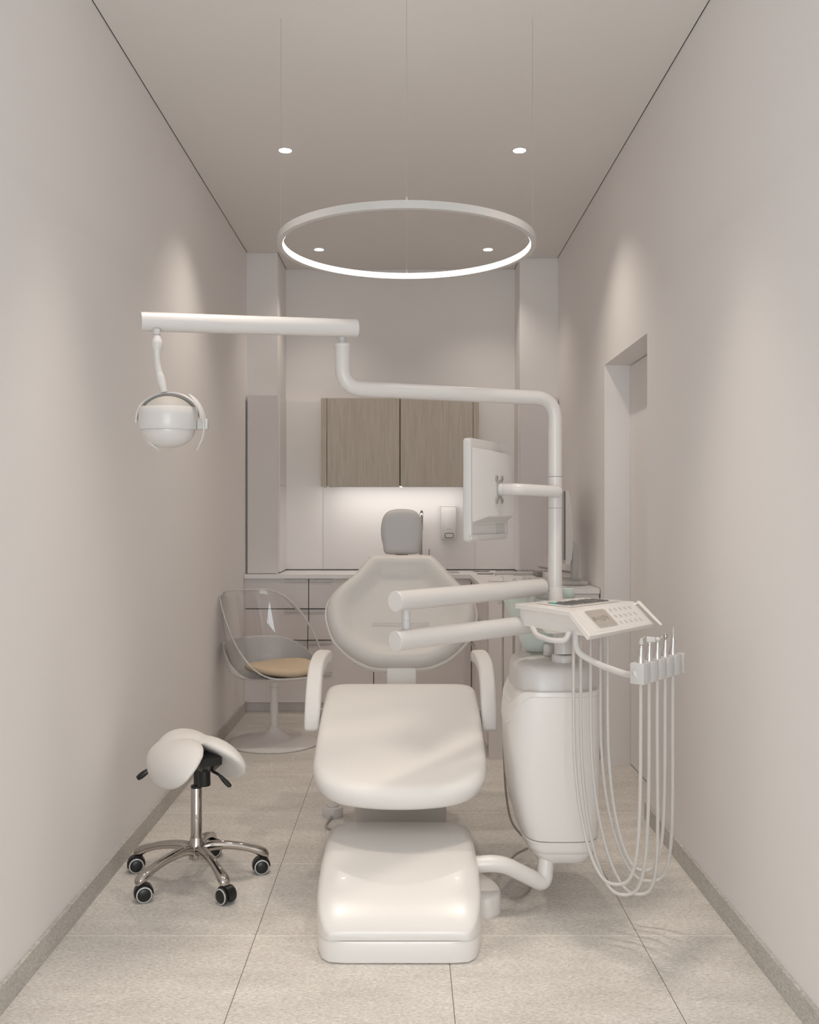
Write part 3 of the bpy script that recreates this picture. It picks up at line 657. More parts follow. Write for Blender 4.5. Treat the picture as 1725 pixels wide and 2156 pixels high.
# ================================================================== DELIVERY ARM + TRAY
t = thing('delivery_arm', 'pair of thick white horizontal tubes joined by a pin, reaching over the chair', 'support arm', P(852, 1300, 2.86))
ua, ub = P(833, 1266, 2.82), P(1140, 1236.5, 3.33)
la, lb = P(833, 1349.5, 2.82), P(1130, 1313, 3.20)
R_ = 0.0300
b = B(); tube(b, [ua, ub], R_, 40, rnd=0.0); obj('upper_tube', b, 'arm', t, 50)
b = B(); d_ = (ub-ua).normalized(); tube(b, [ub, ub+d_*0.001], R_, 40, rnd=0.012); obj('upper_tube_end', b, 'arm', t, 60)
b = B(); lathe(b, [(R_*1.003, 0.003), (R_*1.003, -0.001), (R_*0.97, -0.0025)], ua, d_*1.0, 40); obj('end_cap', b, 'white', t)
b = B(); tube(b, [la, lb], R_, 40); obj('lower_tube', b, 'arm', t, 50)
b = B(); d2 = (lb-la).normalized(); lathe(b, [(R_*1.003, 0.003), (R_*1.003, -0.001), (R_*0.97, -0.0025)], la, d2, 40); obj('end_cap', b, 'white', t)
pj = P(855.5, 1285, 2.855)
ztop = ua.z-0.025; zbot = la.z+0.022
b = B(); lathe(b, [(0.0130, zbot), (0.0130, zbot+0.030), (0.0118, zbot+0.031), (0.0118, zbot+0.036), (0.0130, zbot+0.037), (0.0130, ztop)], (pj.x, pj.y+0.01, 0), seg=28); obj('joint_pin', b, 'lgrey', t)
pk = P(1120, 1256, 3.29)
b = B(); lathe(b, [(0.0135, ub.z-0.072), (0.0135, ub.z-0.02)], (pk.x, pk.y, 0)); tube(b, [(pk.x, pk.y, ub.z-0.062), (PX, PY, ub.z-0.062)], 0.012); obj('joint_pin', b, 'lgrey', t)

# tray head
ZT = 0.985
A = P(1085, 1271, 3.14); C = P(1200, 1287.5, 2.886); Dp = P(1335, 1266, 3.22); Bp = P(1222, 1259, 3.34)
for v in (A, C, Dp, Bp): v.z = ZT
BL = P(1243, 1340, 2.80); BR = P(1378, 1314, 3.13); BR.z = BL.z
t = thing('instrument_table', 'white dental delivery table with sloping control panel and display', 'instrument table', (C+Dp)/2-Vector((0, 0, 0.1)))
TH = 0.016
def slab(bm, pts, dn):
    lo = [p+Vector(dn) for p in pts]; loft(bm, [lo, list(pts)])
b = B(); up = Vector((0, 0, -TH))
pn = (Dp-C).cross(BL-C).normalized()
if pn.z < 0: pn = -pn
# top plate + sloping plate as one folded slab
vt = [A, C, BL, BR, Dp, Bp]
dnp = -pn*TH; Ci = C+Vector((0, 0, -TH))*0.7+dnp*0.3; Di = Dp+Vector((0, 0, -TH))*0.7+dnp*0.3
low = [A+up, Ci, BL+dnp, BR+dnp, Di, Bp+up]
vs = [b.verts.new(p) for p in vt]; vl = [b.verts.new(p) for p in low]
b.faces.new((vs[0], vs[1], vs[4], vs[5])); b.faces.new((vs[1], vs[2], vs[3], vs[4]))
b.faces.new((vl[5], vl[4], vl[1], vl[0])); b.faces.new((vl[4], vl[3], vl[2], vl[1]))
for i in range(6):
    j = (i+1) % 6
    b.faces.new((vs[i], vl[i], vl[j], vs[j]))
bmesh.ops.recalc_face_normals(b, faces=b.faces); bmesh.ops.bevel(b, geom=[e for e in b.edges], offset=0.0012, segments=1, affect='EDGES'); obj('top_plate', b, 'body', t, 18)
# lower housing
cen = (A+C+Dp+Bp)/4; sh = lambda p, k: Vector((cen.x+(p.x-cen.x)*k, cen.y+(p.y-cen.y)*k, 0))
zb = 0.914
hA, hB, hC, hD = sh(A, 0.92), sh(Bp, 0.92), sh(C, 0.95), sh(Dp, 0.93)
hBL, hBR = BL+(BR-BL)*0.05, BL+(BR-BL)*0.93
hBL = Vector((hBL.x-0.012, hBL.y+0.025, 0)); hBR = Vector((hBR.x-0.012, hBR.y+0.02, 0))
zf = ZT-TH
b = B()
v = [b.verts.new(p) for p in (Vector((hA.x, hA.y, zf)), Vector((hC.x, hC.y, zf)), Vector((hD.x, hD.y, zf)), Vector((hB.x, hB.y, zf)),
     Vector((hA.x, hA.y, zb)), Vector((hBL.x, hBL.y, zb)), Vector((hBR.x, hBR.y, zb)), Vector((hB.x, hB.y, zb)))]
for f in ((0, 1, 2, 3), (7, 6, 5, 4), (0, 4, 5, 1), (1, 5, 6, 2), (2, 6, 7, 3), (3, 7, 4, 0)): b.faces.new([v[i] for i in f])
bmesh.ops.recalc_face_normals(b, faces=b.faces); bmesh.ops.bevel(b, geom=list(b.edges), offset=0.0012, segments=1, affect='EDGES'); obj('housing', b, 'body', t, 18)
# control panel
def plate(bm, pix, th, off=0.0, sub=None):
    pts = [PPL(x, y, C, pn)+pn*off for x, y in pix]; loft(bm, [pts, [p+pn*th for p in pts]])
def rpix(pix, r=0.16, k=4):
    o = []; n = len(pix)
    for i in range(n):
        a, c_, d3 = Vector(pix[i-1]), Vector(pix[i]), Vector(pix[(i+1) % n])
        p, q_ = c_+(a-c_)*r, c_+(d3-c_)*r
        for s in range(k+1):
            u = s/k; w_ = p*(1-u)**2+c_*2*u*(1-u)+q_*u*u; o.append((w_.x, w_.y))
    return o
b = B(); plate(b, rpix([(1213.6, 1285), (1325.8, 1268.6), (1367, 1312.5), (1257, 1331)], 0.03), 0.0012); cp = obj('control_panel', b, 'panel', t)
b = B(); plate(b, rpix([(1227, 1288), (1272, 1282), (1305, 1317.5), (1262, 1325)], 0.14), 0.0007, 0.0012); obj('display_bezel', b, 'lgrey', cp)
b = B(); plate(b, rpix([(1229.2, 1288.4), (1270, 1283), (1301, 1316), (1262.7, 1322.7)], 0.12), 0.0006, 0.0019); obj('display', b, 'display', cp)
# display characters  H:+11.04 as seven-segment strokes; u along text, v up
T0 = Vector((1252.0, 1309.5)); TU = Vector((30.5, -4.3)); TV = Vector((-5.0, -8.6))
def tp(u, v_): q_ = T0+TU*u+TV*v_; return PPL(q_.x, q_.y, C, pn)+pn*0.0025
b = B()
def stroke(u0, v0, u1, v1, wd=0.00045):
    p, q_ = tp(u0, v0), tp(u1, v1); d3 = (q_-p).normalized(); s_ = pn.cross(d3)*wd
    r = [p-s_-d3*wd, p+s_-d3*wd, q_+s_+d3*wd, q_-s_+d3*wd]; loft(b, [r, [x+pn*0.0004 for x in r]])
stroke(0.0, 0, 0.0, 1); stroke(0.11, 0, 0.11, 1); stroke(0.0, 0.5, 0.11, 0.5)
stroke(0.17, 0.25, 0.17, 0.28); stroke(0.17, 0.7, 0.17, 0.73)
stroke(0.22, 0.5, 0.30, 0.5); stroke(0.26, 0.32, 0.26, 0.68)
stroke(0.38, 0, 0.38, 1); stroke(0.50, 0, 0.50, 1); stroke(0.56, 0, 0.56, 0.04)
for s_ in ((0.62, 0, 0.62, 1), (0.75, 0, 0.75, 1), (0.62, 0, 0.75, 0), (0.62, 1, 0.75, 1), (0.84, 0.5, 0.84, 1), (0.84, 0.5, 0.97, 0.5), (0.97, 0, 0.97, 1)): stroke(*s_)
obj('display_characters', b, 'ink', cp)
Z3 = lambda x, y: (1080+x/5.39, 1230+y/5.39)
btn = [(1102, 298), (1158, 290), (1212, 282), (1268, 275), (1322, 268), (1163, 367), (1217, 359), (1273, 352), (1328, 343), (1385, 335), (1223, 435), (1280, 427), (1337, 419), (1393, 410), (1447, 402)]
vd = (Dp-C).normalized()
for i, (x, y) in enumerate(btn):
    c = PPL(*Z3(x, y), C, pn)+pn*0.0012
    b = B(); lathe(b, [(0.0078, 0), (0.0078, 0.0006), (0.0072, 0.0009)], c, pn, 24); bt = obj('button', b, 'btn', cp)
    # small pictogram
    b = B(); s_ = vd; w_ = pn.cross(vd).normalized()
    def ic(u0, v0, u1, v1):
        p, q_ = c+s_*u0+w_*v0+pn*0.0009, c+s_*u1+w_*v1+pn*0.0009; d3 = (q_-p).normalized(); o_ = pn.cross(d3)*0.0004
        loft(b, [[p-o_, p+o_, q_+o_, q_-o_], [z+pn*0.0003 for z in (p-o_, p+o_, q_+o_, q_-o_)]])
    k = i % 5
    if k == 0: ic(-.003, .002, 0, -.002); ic(0, -.002, .003, .002)
    elif k == 1: ic(-.003, 0, .003, 0); ic(.003, 0, .001, .002)
    elif k == 2: ic(-.002, -.002, .002, .002); ic(-.002, .002, .002, .002)
    elif k == 3: ic(-.003, -.001, .003, -.001); ic(-.003, .001, .003, .001)
    else: ic(-.002, -.003, .002, -.003); ic(.002, -.003, .002, .003); ic(-.002, .003, .002, .003)
    obj('pictogram', b, 'panel' if i in (8, 9, 13, 14) else 'lgrey', bt)
# grip handle under table + pivot + holder arm + side lever
b = B(); tube(b, fillet([P(1122, 1322, 3.02), P(1130, 1338, 2.97), P(1162, 1349, 2.90), P(1192, 1349, 2.88), P(1199, 1330, 2.88)], 0.02, 6), 0.0085, 16); obj('grip_handle', b, 'arm', t)
b = B(); pv = P(1168, 1333, 3.06); lathe(b, [(0.030, zb-0.014), (0.040, zb-0.004), (0.040, zb+0.002)], (pv.x, pv.y, 0)); obj('pivot_disc', b, 'body', t)
HP = Vector((0.656, 2.66, 0)); hv = Vector((0.64, 0.77, 0)); hu = Vector((-0.77, 0.64, 0)); HZ0, HZ1 = 0.803, 0.862; BW, PITCH, BDEP = 0.0405, 0.0525, 0.042
sidec = HP+hu*BDEP*0.5+Vector((0, 0, 0.833))
b = B(); tube(b, fillet([P(1212, 1330, 2.90), P(1213, 1372, 2.88), P(1262, 1400, 2.83), P(1322, 1421, 2.74), sidec], [0.035, 0.03, 0.02], 7), 0.0098, 20); obj('holder_arm', b, 'arm', t, 60)
for i in range(6):
    wd = BW if i < 5 else 0.016
    o_ = HP+hv*PITCH*i
    mt = Matrix(((hv.x, hu.x, 0, o_.x), (hv.y, hu.y, 0, o_.y), (0, 0, 1, 0), (0, 0, 0, 1)))
    b = B(); box(b, (0, 0, HZ0), (wd, BDEP, HZ1), 0.0025, 2, mt)
    if i < 5: box(b, (wd-0.001, 0.012, HZ0+0.004), (PITCH+0.001, BDEP-0.002, HZ1-0.004), 0, 2, mt)
    obj('holder_block', b, 'lgrey', t)
b = B(); mt2 = [P(1346, 1266, 3.19), P(1352, 1268, 3.19), P(1392, 1314, 3.10), P(1388, 1317, 3.10)]
l0, l1 = P(1345, 1267, 3.20), P(1392, 1315, 3.08)
tube(b, [l0, l1], lambda q_: 1-0.35*q_, sec=rrect(0.0075, 0.0028, 0.0022), rnd=0.004); tube(b, [l0+Vector((0, 0, -0.002)), l0+Vector((-0.035, -0.01, -0.02))], 0.004, 10); obj('side_lever', b, 'body', t)
# tray insert
t = thing('steel_instrument_tray', 'thin pale tray insert lying on the delivery table', 'tray', (cen.x, cen.y, ZT))
ip = [(1129, 1270.5), (1200.5, 1279.2), (1305, 1266.5), (1225, 1260.5)]
pts = [PZ(x, y, ZT+0.001) for x, y in ip]; cI = sum(pts, Vector())/4
b = B(); loft(b, [pts, [p+Vector((0, 0, 0.0012)) for p in pts]])
o_ = pts; i_ = [cI+(p-cI)*0.95 for p in pts]
loft(b, [[p+Vector((0, 0, 0.0012)) for p in o_], [p+Vector((0, 0, 0.0045)) for p in o_], [p+Vector((0, 0, 0.0045)) for p in i_], [p+Vector((0, 0, 0.0012)) for p in i_]], False, False)
obj('tray_plate', b, 'body', t, 30)
# instruments on the tray
e1 = (pts[1]-pts[0]); e2 = (pts[3]-pts[0])
tiphooks = ['straight probe', 'curved scaler', 'hooked explorer', 'spoon excavator', 'long mirror handle', 'fine tweezer', 'double-ended plugger', 'thin spatula', 'blunt carver', 'slim condenser']
places = ['second', 'third', 'fourth', 'fifth', 'sixth', 'seventh', 'eighth', 'ninth', 'tenth']
NI = 10
for k in range(NI):
    ev_ = e2*(0.06+0.86*k/(NI-1))
    a_ = pts[0]+ev_+e1*(0.30+0.05*math.sin(k*2.3)); c_ = pts[0]+ev_+e1*(0.90+0.02*math.sin(k*1.7))+e2*0.02
    if k == 0: a_ = pts[0]+e2*0.05+e1*0.24; c_ = pts[0]+e2*0.06+e1*0.88
    a_ = a_.copy(); c_ = c_.copy(); a_.z = c_.z = ZT+0.0058
    lab = 'steel dental instrument with a teal end, nearest the tray corner' if k == 0 else f'steel dental instrument on the tray insert, {places[k-1]} from the teal-ended one'
    ti = thing('dental_probe', lab, 'dental instrument', a_, 'steel instruments on the tray')
    dirn = (c_-a_).normalized(); L_ = (c_-a_).length
    b = B(); tube(b, [a_+dirn*L_*0.15, c_-dirn*L_*0.12], 0.0026, 10); obj('shaft', b, 'dsteel', ti)
    sd = Vector((-dirn.y, dirn.x, 0))
    b = B(); tube(b, spline([a_+dirn*L_*0.15, a_+dirn*L_*0.06+sd*0.002, a_+sd*0.008+Vector((0, 0, 0.002))], 4), lambda q_: 0.0022*(1-q_*0.7), 8); tube(b, spline([c_-dirn*L_*0.12, c_-dirn*L_*0.04-sd*0.002, c_-sd*0.009], 4), lambda q_: 0.0022*(1-q_*0.7), 8)
    obj('tip', b, 'dsteel', ti)
    if k == 0: b = B(); tube(b, [a_+dirn*0.024, a_+dirn*0.052], 0.0034, 12); obj('grip', b, 'teal', ti)

# handpieces with hoses
hz = [((1208, 1300, 1862, 1353), 'with angled clear-tipped head', 'in the holder slot beside the bent arm'), ((1223, 1316, 1884, 1372), 'with blocky white nozzle head', 'second slot from the bent arm'),
      ((1244, 1346, 1883, 1393), 'with round white ball head and side prong', 'in the middle holder slot'), ((1280, 1358, 1833, 1409), 'with clear bulb head', 'second slot from the far end'),
      ((1265, 1369, 1855, 1427), 'ending in a needle point', 'in the far end slot')]
for i, ((xa, xl, yl, xb), look, where) in enumerate(hz):
    bc_ = HP+hv*(PITCH*i+BW/2)+hu*(BDEP*0.45); base = Vector((bc_.x, bc_.y, HZ1))
    t = thing('dental_handpiece', f'chrome dental handpiece {look}, {where}', 'handpiece', base, 'handpieces in the holder')
    s_ = 1.0
    b = B(); lathe(b, [(0.0125, -0.004), (0.0122, 0.0), (0.0068, 0.022), (0.0066, 0.024), (0.0066, 0.043), (0.0052, 0.044), (0.0050, 0.048)], base, (0.03, -0.02, 1), 24); obj('body', b, 'satin', t)
    top = base+Vector((0.0014, -0.001, 0.048)); b = B()
    if i == 0: lathe(b, [(0.002, 0), (0.0055, 0.003), (0.0062, 0.010), (0.004, 0.017), (0.001, 0.021)], top); tube(b, [top+Vector((0, 0, 0.016)), top+Vector((0.012, 0.01, 0.024))], 0.0009, 8); mm = 'lgrey'
    elif i == 1: lathe(b, [(0.0045, 0), (0.0045, 0.006)], top); tube(b, [top+Vector((-0.010, 0, 0.013)), top+Vector((0.014, 0, 0.012))], lambda q_: 1-0.15*q_, sec=rrect(0.0065, 0.0075, 0.002)); mm = 'white'
    elif i == 2:
        lathe(b, [(0.0002, 0.0)]+[(0.0068*math.sin(math.radians(a)), 0.0068-0.0068*math.cos(math.radians(a))) for a in range(15, 181, 15)], top); tube(b, [top+Vector((0, 0, 0.002)), top+Vector((-0.012, 0, -0.001))], 0.0012, 8); tube(b, [top+Vector((0, 0, 0.004)), top+Vector((0.016, 0.005, 0.015))], 0.0011, 8); mm = 'white'
    elif i == 3: lathe(b, [(0.004, 0), (0.0042, 0.003), (0.0066, 0.008), (0.0066, 0.014), (0.004, 0.018), (0.001, 0.019)], top); mm = 'chrome'
    else: lathe(b, [(0.0045, -0.002), (0.003, 0.006), (0.0016, 0.012), (0.0012, 0.022), (0.0003, 0.033)], top); mm = 'chrome'
    obj('head', b, mm, t)
    d0, d1 = 2.99+0.02*i, bc_.y
    xb = CX+bc_.x*F/bc_.y
    xm, hw = (xa+xb)/2, (xb-xa)/2; YS = 1500
    X0 = [(xa, 1325), (xa, 1380), (xa, 1440)]
    for j in range(0, 21):
        th_ = PI*j/20; c_ = math.cos(th_); sn = math.sin(th_)
        X0.append((xm-hw*math.copysign(abs(c_)**0.72, c_)+(xl-xm)*sn**2, YS+(yl-YS)*sn**0.9))
    X0 += [(xb, 1460), (xb, 1430)]
    pth = []
    for j, (px, py) in enumerate(X0):
        f = j/(len(X0)-1); pth.append(P(px, py, d0*(1-f)+(d1+0.0)*f))
    pth[-1] = Vector((bc_.x, bc_.y, HZ0+0.001))
    b = B(); tube(b, spline(pth, 4), 0.0052, 12); obj('hose', b, 'hose', t)

# assistant suction holder and hoses behind the arm
t = thing('suction_holder', 'grey suction tube holder half hidden behind the upper white tube', 'holder', P(1080, 1250, 3.62))
b = B(); h0, h1 = P(1048, 1266, 3.60), P(1118, 1246, 3.60); tube(b, [h0, h1], 1, sec=rrect(0.009, 0.012, 0.004)); tube(b, [h1, Vector((h1.x, 3.40, h1.z)), Vector((PX, PY, h1.z))], 0.010, 12); obj('holder_bar', b, 'lgrey', t)
for (x, top_y, lab, look) in ((1060, 1214, 'taupe suction hose with hooked nozzle, leftmost of the three', 0), (1083, 1217, 'taupe suction hose with round nozzle, middle of the three', 1), (1105, 1213, 'pale suction hose with tapered nozzle, rightmost of the three', 2)):
    p = P(x, 1240, 3.575)
    t = thing('suction_hose', lab, 'hose', p, 'suction hoses behind the unit')
    tp_ = P(x, top_y, 3.575); b = B()
    if look == 0: lathe(b, [(0.007, 0), (0.004, 0.012), (0.0022, 0.016), (0.0022, tp_.z-p.z-0.002)], p, seg=16); tube(b, [tp_, tp_+Vector((-0.008, 0, 0.0))], 0.0025, 8)
    elif look == 1: lathe(b, [(0.007, 0), (0.010, 0.016), (0.0105, 0.026), (0.008, 0.034), (0.003, tp_.z-p.z)], p, seg=20)
    else: lathe(b, [(0.011, 0), (0.0115, 0.014), (0.0095, 0.030), (0.0065, 0.040), (0.0060, tp_.z-p.z)], p, seg=20)
    obj('nozzle', b, 'lgrey', t)
    b = B(); y_ = 3.575
    if look == 0: pth = [(x, 1258), (x-1, 1330), (x-1, 1420), (x, 1520), (x+2, 1600), (x+6, 1670), (x+17, 1728), (x+40, 1760)]
    elif look == 1: pth = [(x, 1260), (x-1, 1330), (x-1, 1400), (x, 1480), (x+2, 1600), (x+14, 1700)]
    else: pth = [(x-6, 1262), (x-9, 1300), (x-9, 1350), (x-9, 1420), (x-4, 1550), (x+6, 1690)]
    pts_ = [P(a_, c_, 3.575) for a_, c_ in pth]; tube(b, spline(pts_, 6), 0.0046 if look else 0.0042, 12); obj('hose', b, 'hose' if look == 2 else 'hosed', t)
b = B(); tube(b, spline([P(1003, 1742, 3.9), P(1012, 1748, 3.9), P(1022, 1758, 3.86)], 5), 0.003, 8); o_ = obj('cable', b, 'grey'); 
for v in o_.data.vertices: v.co.z = max(v.co.z*0+0.004, 0.004)+ (v.co.z*0)
bpy.data.objects.remove(o_)
b = B(); tube(b, spline([(0.46, 3.66, 0.004), (0.41, 3.60, 0.004), (0.375, 3.54, 0.004), (0.33, 3.575, 0.004), (0.315, 3.50, 0.004), (0.36, 3.44, 0.004), (0.41, 3.38, 0.004), (0.42, 3.28, 0.004), (0.385, 3.20, 0.004), (0.345, 3.185, 0.004)], 6), 0.0028, 8)
tag(obj('power_cable', b, 'hosed'), 'thin taupe cable snaking on the floor under the unit cabinet', 'cable')

# ================================================================== COUNTER ITEMS
MX = 0.835
t = thing('desktop_monitor', 'light grey desktop monitor seen edge-on on the right worktop', 'monitor', (0.92, 5.4, CT))
b = B(); sec = [(0, 1.013), (0, 1.400), (0.016, 1.402), (0.022, 1.37), (0.032, 1.30), (0.038, 1.20), (0.038, 1.10), (0.033, 1.04), (0.022, 1.012), (0.012, 1.008)]
loft(b, [[Vector((MX+0.001+x, y, z)) for x, z in sec] for y in (5.06, 5.68)]); obj('housing', b, 'lgrey', t, 40)
bx('screen', (MX-0.006, 5.066, 1.035), (MX+0.001, 5.674, 1.397), 'screen', t)
b = B(); tube(b, fillet([(0.872, 5.36, 1.14), (0.935, 5.36, 1.095), (0.935, 5.36, 0.90)], 0.012, 4), 1, sec=rrect(0.034, 0.017, 0.004)); obj('stand', b, 'lgrey', t)
bx('stand_base', (0.70, 5.22, CT+0.001), (0.985, 5.55, CT+0.022), 'lgrey', t, 0.004)
def on_counter(px, py, z=CT): return PZ(px, py, z)
# notebook with spiral
t = thing('spiral_notebook', 'grey notebook with dark spiral binding near the splashback', 'notebook', (0.70, 6.2, CT))
b = B(); z0 = CT+0.001
na, nb = (0.55, 6.08), (0.545, 6.28)
loft(b, [[Vector((x, y, z)) for x, y in ((0.555, 6.06), (0.84, 6.09), (0.84, 6.30), (0.575, 6.28))] for z in (z0, z0+0.012)]); obj('cover', b, 'lgrey', t)
sp = B()
for k in range(25):
    x = 0.585+k*0.0103; c_ = Vector((x, 6.283+k*0.0008, z0+0.012)); tube(sp, [c_+Vector((0, math.cos(a)*0.006, math.sin(a)*0.008)) for a in [2*PI*j/10 for j in range(11)]], 0.0016, 6)
obj('spiral_binding', sp, mat('spiral', (0.10, 0.08, 0.16), 0.4), t)
bx('box_folder', (0.80, 5.92, CT+0.001), (0.985, 6.10, CT+0.030), 'folder', None, 0.003); tag(bpy.context.scene.objects['box_folder'], 'dark grey folder lying on the worktop behind the desktop monitor', 'folder')
t = thing('open_book', 'propped dark grey book behind the monitor stand', 'book', (0.93, 5.85, CT))
bx('cover', (0.80, 5.78, CT+0.046), (0.99, 5.90, CT+0.054), 'folder', t, 0.001, 1, Matrix.Translation((0.9, 5.84, 0.93)) @ Matrix.Rotation(math.radians(9), 4, 'Y') @ Matrix.Translation((-0.9, -5.84, -0.93)))
bx('pages', (0.83, 5.79, CT+0.002), (0.985, 5.89, CT+0.040), 'top', t)
b = B()
for k in range(8):
    y0_ = 5.50+k*0.058; box(b, (0.47+k*0.012, y0_, CT+0.001), (0.66, y0_+0.054, CT+0.010), 0.002, 1)
t = thing('slatted_mat', 'white slatted drying mat on the return worktop', 'mat', (0.56, 5.7, CT)); obj('slats', b, 'top', t)
for lab, yy in (('small grey oval dish nearest the splashback', 6.46), ('small grey oval dish beside the spiral notebook', 6.19)):
    c = Vector((0.50 if yy > 6.3 else 0.505, yy, CT+0.001)); b = B()
    loft(b, [[c+Vector((math.cos(2*PI*k/32)*0.062*s, math.sin(2*PI*k/32)*0.03*s, z)) for k in range(32)] for s, z in ((0.8, 0), (1, 0.006), (0.95, 0.007), (0.75, 0.002))])
    tag(obj('oval_dish', b, 'lgrey'), lab, 'dish', 'oval dishes on the worktop')

# ================================================================== CLEAR TULIP CHAIR
TC = Vector((-0.742, 5.35, 0))
t = thing('tulip_chair', 'clear acrylic bucket chair with beige seat pad on round pedestal', 'chair', TC)
b = B(); lathe(b, [(0.245, 0.0), (0.25, 0.004), (0.25, 0.010), (0.235, 0.017), (0.16, 0.027), (0.09, 0.042), (0.05, 0.062), (0.030, 0.085), (0.0235, 0.098)], TC, seg=72); obj('base', b, 'tulip', t, 50)
b = B(); lathe(b, [(0.0225, 0.097), (0.0225, 0.315)], TC); obj('pedestal', b, 'tulip', t)
b = B(); lathe(b, [(0.0235, 0.316), (0.026, 0.335), (0.036, 0.352), (0.06, 0.366), (0.10, 0.374)], TC); obj('seat_hub', b, 'tulip', t)
fd = Vector((0.74, -0.67, 0)).normalized(); fs = Vector((-fd.y, fd.x, 0)); CS = TC+fd*0.015
def bucket(phi, tt, hi, off=0.0):
    """phi 0 = front; tt 0 centre..1 rim at height hi(phi)"""
    c, s = math.cos(phi), math.sin(phi); back = (1-c)/2
    Rr = 0.262+0.012*c; zr = hi(phi)
    zb_ = 0.368
    # radial/vertical profile
    if tt < 0.5:
        k = tt/0.5; r = Rr*0.90*k; z = zb_+0.030*k**3
    else:
        k = (tt-0.5)/0.5; a = k
        r = Rr*(0.90+0.10*math.sin(min(1, a*2.2)*PI/2))+0.02*back*a; z = zb_+0.030+(zr-zb_-0.030)*a**1.15
    lean = -0.07*back*max(0, z-0.40)/0.40
    r += off; 
    sq = 1+0.05*math.cos(2*phi)
    p = CS+fd*(c*r*sq+lean)+fs*(s*r/sq)
    p.z = z-(off if tt < 0.5 else 0); return p
def sm(a, e0, e1): k = max(0, min(1, (a-e0)/(e1-e0))); return k*k*(3-2*k)
def hi_clear(phi):
    bk_ = (1-math.cos(phi))/2; return 0.402+0.432*sm(bk_, 0.09, 0.93)
def hi_low(phi):
    bk_ = (1-math.cos(phi))/2; return 0.400+0.165*sm(bk_, 0.25, 0.90)
def shell(name, hi, th, off, m):
    b = B(); n = 72; rings = []
    ts = [0.04, 0.2, 0.35, 0.45, 0.5, 0.56, 0.62, 0.70, 0.8, 0.9, 0.97, 1.0]
    for q_ in ts: rings.append([bucket(2*PI*k/n, q_, hi, off) for k in range(n)])
    for q_ in reversed(ts): rings.append([bucket(2*PI*k/n, q_*0.995 if q_ == 1 else q_, hi, off-th) for k in range(n)])
    loft(b, rings); return obj(name, b, m, t, 70)
shell('lower_shell', hi_low, 0.004, 0.006, 'tulip')
cs_ = shell('clear_shell', hi_clear, 0.0045, 0.0005, 'clear')
b = B(); rp = [bucket(2*PI*k/96, 1.0, hi_clear, -0.0015) for k in range(96)]; rp.append(rp[0]); tube(b, rp, 0.0042, 12); obj('shell_rim', b, 'rimclear', cs_)
b = B(); n = 56
def cush(phi, s, z):
    c, s_ = math.cos(phi), math.sin(phi); r = 0.195*s; p = CS+fd*(c*r+0.035)+fs*(s_*r); wave = 0.018*(abs(s_)*s)**2*(1 if c > -0.5 else 1)-0.012*max(0, c)*s**3
    p.z = 0.404+z+wave; return p
loft(b, [[cush(2*PI*k/n, s, z) for k in range(n)] for s, z in ((0.9, 0), (0.98, 0.006), (1.0, 0.016), (0.99, 0.028), (0.94, 0.037), (0.85, 0.040), (0.6, 0.041), (0.3, 0.041), (0.05, 0.041))]); obj('seat_cushion', b, 'beige', t, 70)

